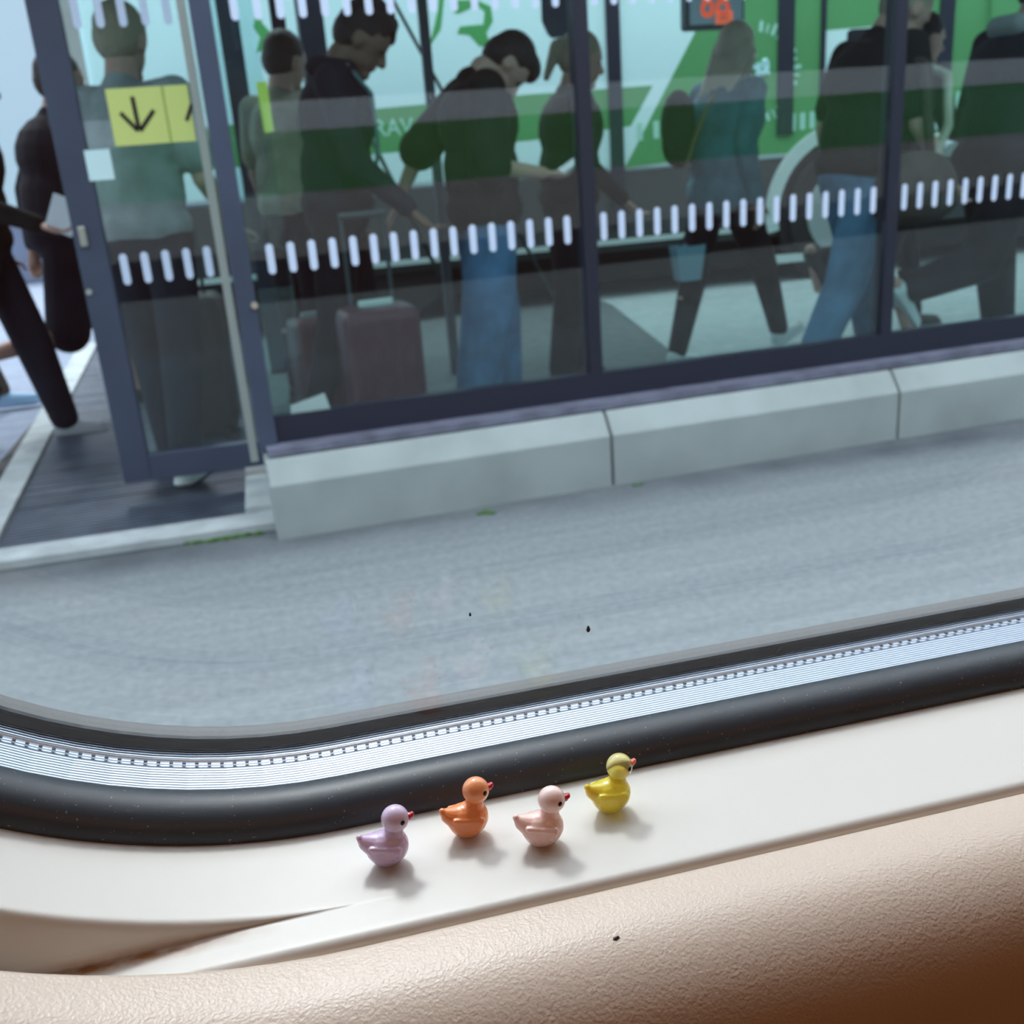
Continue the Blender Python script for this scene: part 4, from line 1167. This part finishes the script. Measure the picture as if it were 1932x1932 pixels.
# suitcases
M_handle = mat('grey_handle_metal', (0.07, 0.085, 0.10, 1), 0.4, metal=0.3)
def suitcase(px, py, n, w, d_, h_, m, lab, rz=0.0, handle=0.35):
    c = atY(px, py, n)
    root = tag(empty('suitcase', (c[0], n, 0), rz), lab, 'suitcase')
    def add(mb, nm, m_, bev=0.0, par=root):
        o = mb.build(nm, m_, None, bevel=bev); o.parent = par; return o
    sh_ = add(MB().box(-w / 2, w / 2, -d_ / 2, d_ / 2, 0.05, 0.05 + h_), 'shell', m, 0.04)
    rb = MB()
    for i in range(6): rb.box(-w / 2 + w * (i + 0.7) / 6.6, -w / 2 + w * (i + 0.9) / 6.6, -d_ / 2 - 0.006, -d_ / 2, 0.09, h_)
    add(rb, 'rib', m)
    hd = MB()
    for s in (-1, 1): hd.tube((s * w * 0.28, d_ * 0.3, 0.05 + h_), (s * w * 0.28, d_ * 0.3, 0.05 + h_ + handle), 0.008)
    hd.tube((-w * 0.30, d_ * 0.3, 0.05 + h_ + handle), (w * 0.30, d_ * 0.3, 0.05 + h_ + handle), 0.014)
    add(hd, 'pull_handle', M_handle)
    add(MB().box(-0.07, 0.07, -0.012, 0.012, 0.05 + h_ - 0.004, 0.05 + h_ + 0.026), 'grab_handle', M_trim, 0.008)
    for sx in (-1, 1):
        for sy in (-1, 1):
            add(MB().tube((sx * w * 0.4 - 0.012, sy * d_ * 0.33, 0.028), (sx * w * 0.4 + 0.012, sy * d_ * 0.33, 0.028), 0.028, n=14), 'wheel', M_tyre)
    return root
suitcase(712, 600, 4.05, 0.30, 0.24, 0.56, M_maroon, 'maroon suitcase standing between the curly haired person and the phone user', 0.1, 0.34)
suitcase(352, 640, 4.75, 0.34, 0.25, 0.60, mat('black_suitcase_fabric', (0.010, 0.013, 0.018, 1), 0.7), 'black suitcase behind the glass door, right of the blond person', -0.1, 0.30)
suitcase(602, 640, 4.80, 0.26, 0.22, 0.44, mat('dusky_red_shell', (0.13, 0.035, 0.05, 1), 0.5), 'small dusky red suitcase near the left end of the glass wall', 0.2, 0.25)

# bags, straps and clothes details
def W(k, x, y, z):   # torso-relative point
    return k['hip'] + k['RL'] @ np.array([x, y, z]) * k['h']
strap(r9, [W(k9, -0.05, -0.02, 0.29), W(k9, 0.0, -0.165, 0.24), W(k9, 0.02, -0.175, 0.14), W(k9, 0.06, -0.160, 0.06)], 0.020, 0, 'brown_strap', M_brstrap)
strap(r9, [W(k9, 0.06, 0.03, 0.29), W(k9, 0.105, -0.120, 0.23), W(k9, 0.100, -0.155, 0.12), W(k9, 0.070, -0.155, 0.03)], 0.020, 0, 'cream_scarf', M_cream_c)
bg = MB(); c = W(k9, 0.0, -0.20, -0.02); bg.ell(c, 0.20, 0.09, 0.15); bg.ell(c + np.array([0, 0, -0.05]), 0.21, 0.09, 0.10)
remesh(bg, 'shoulder_bag', M_brstrap, r9, 0.012, 3)
bg = MB(); c = W(k8, -0.10, 0.09, 0.19); bg.ell(c, 0.10, 0.08, 0.17); bg.ell(c + np.array([0, 0, -0.08]), 0.10, 0.07, 0.12)
remesh(bg, 'backpack', M_tee, r8, 0.012, 3)
strap(r8, [W(k8, -0.075, -0.02, 0.27), W(k8, -0.09, 0.03, 0.16), W(k8, -0.09, 0.06, 0.08)], 0.012, 0, 'ochre_strap', mat('ochre_hair_lock', (0.22, 0.17, 0.07, 1), 0.7))
strap(r5, [W(k5, 0.03, -0.06, 0.315), W(k5, 0.08, -0.05, 0.26), W(k5, 0.092, -0.04, 0.16), W(k5, 0.085, -0.03, 0.05)], 0.010, 0, 'zip', mat('teal_zip', (0.12, 0.24, 0.26, 1), 0.6))
cl = MB(); cl.cap(W(k5, -0.035, -0.03, 0.31), W(k5, 0.03, -0.045, 0.305), 0.045, 0.04); cl.cap(W(k5, -0.035, 0.03, 0.31), W(k5, 0.03, 0.045, 0.305), 0.045, 0.04)
remesh(cl, 'collar', M_dk, r5, 0.01, 2)
# lettering on the jacket at the right edge
for i, ch_ in enumerate('DUR'):
    pt = W(k11, 0.03 - 0.004 * i, -0.135, 0.205 - 0.052 * i)
    text_mesh(ch_, 'lettering', mat('faded_print', (0.12, 0.19, 0.20, 1), 0.8), None, pt, (0, 0, -1), (1, 0, 0), 0.11, 0.004).parent = r11
hb_ = MB(); hb_.cap(W(k11, -0.06, -0.03, 0.30), W(k11, -0.06, 0.03, 0.30), 0.05); remesh(hb_, 'hood', M_grey, r11, 0.012, 2)

# pale blue paper bag beside the walking woman
c = atY(1294, 495, 4.95)
bgm = MB(); bgm.add([(c[0] + a, 4.93 + b_, c[2] + z) for a, b_, z in ((-.055, -.04, -.085), (.055, -.04, -.085), (.055, .04, -.085), (-.055, .04, -.085), (-.078, -.05, .085), (.078, -.05, .085), (.078, .05, .085), (-.078, .05, .085))],
    [(0, 3, 2, 1), (0, 1, 5, 4), (1, 2, 6, 5), (2, 3, 7, 6), (3, 0, 4, 7)])
pb = tag(empty('paper_bag', (c[0], 4.93, c[2] - 0.085)), 'pale blue tapered carrier bag hanging left of the walking blonde person', 'bag')
bgm.build('bag', mat('pale_blue_bag', (0.24, 0.42, 0.52, 1), 0.6), pb)
hh = MB()
for dx in (-0.04, 0.04):
    hh.tube((c[0] + dx, 4.93, c[2] + 0.08), (c[0] + dx * 0.2 + 0.03, 4.93, c[2] + 0.20), 0.004, n=8)
hh.build('handle', M_tee, pb)

bpy.context.view_layer.update()
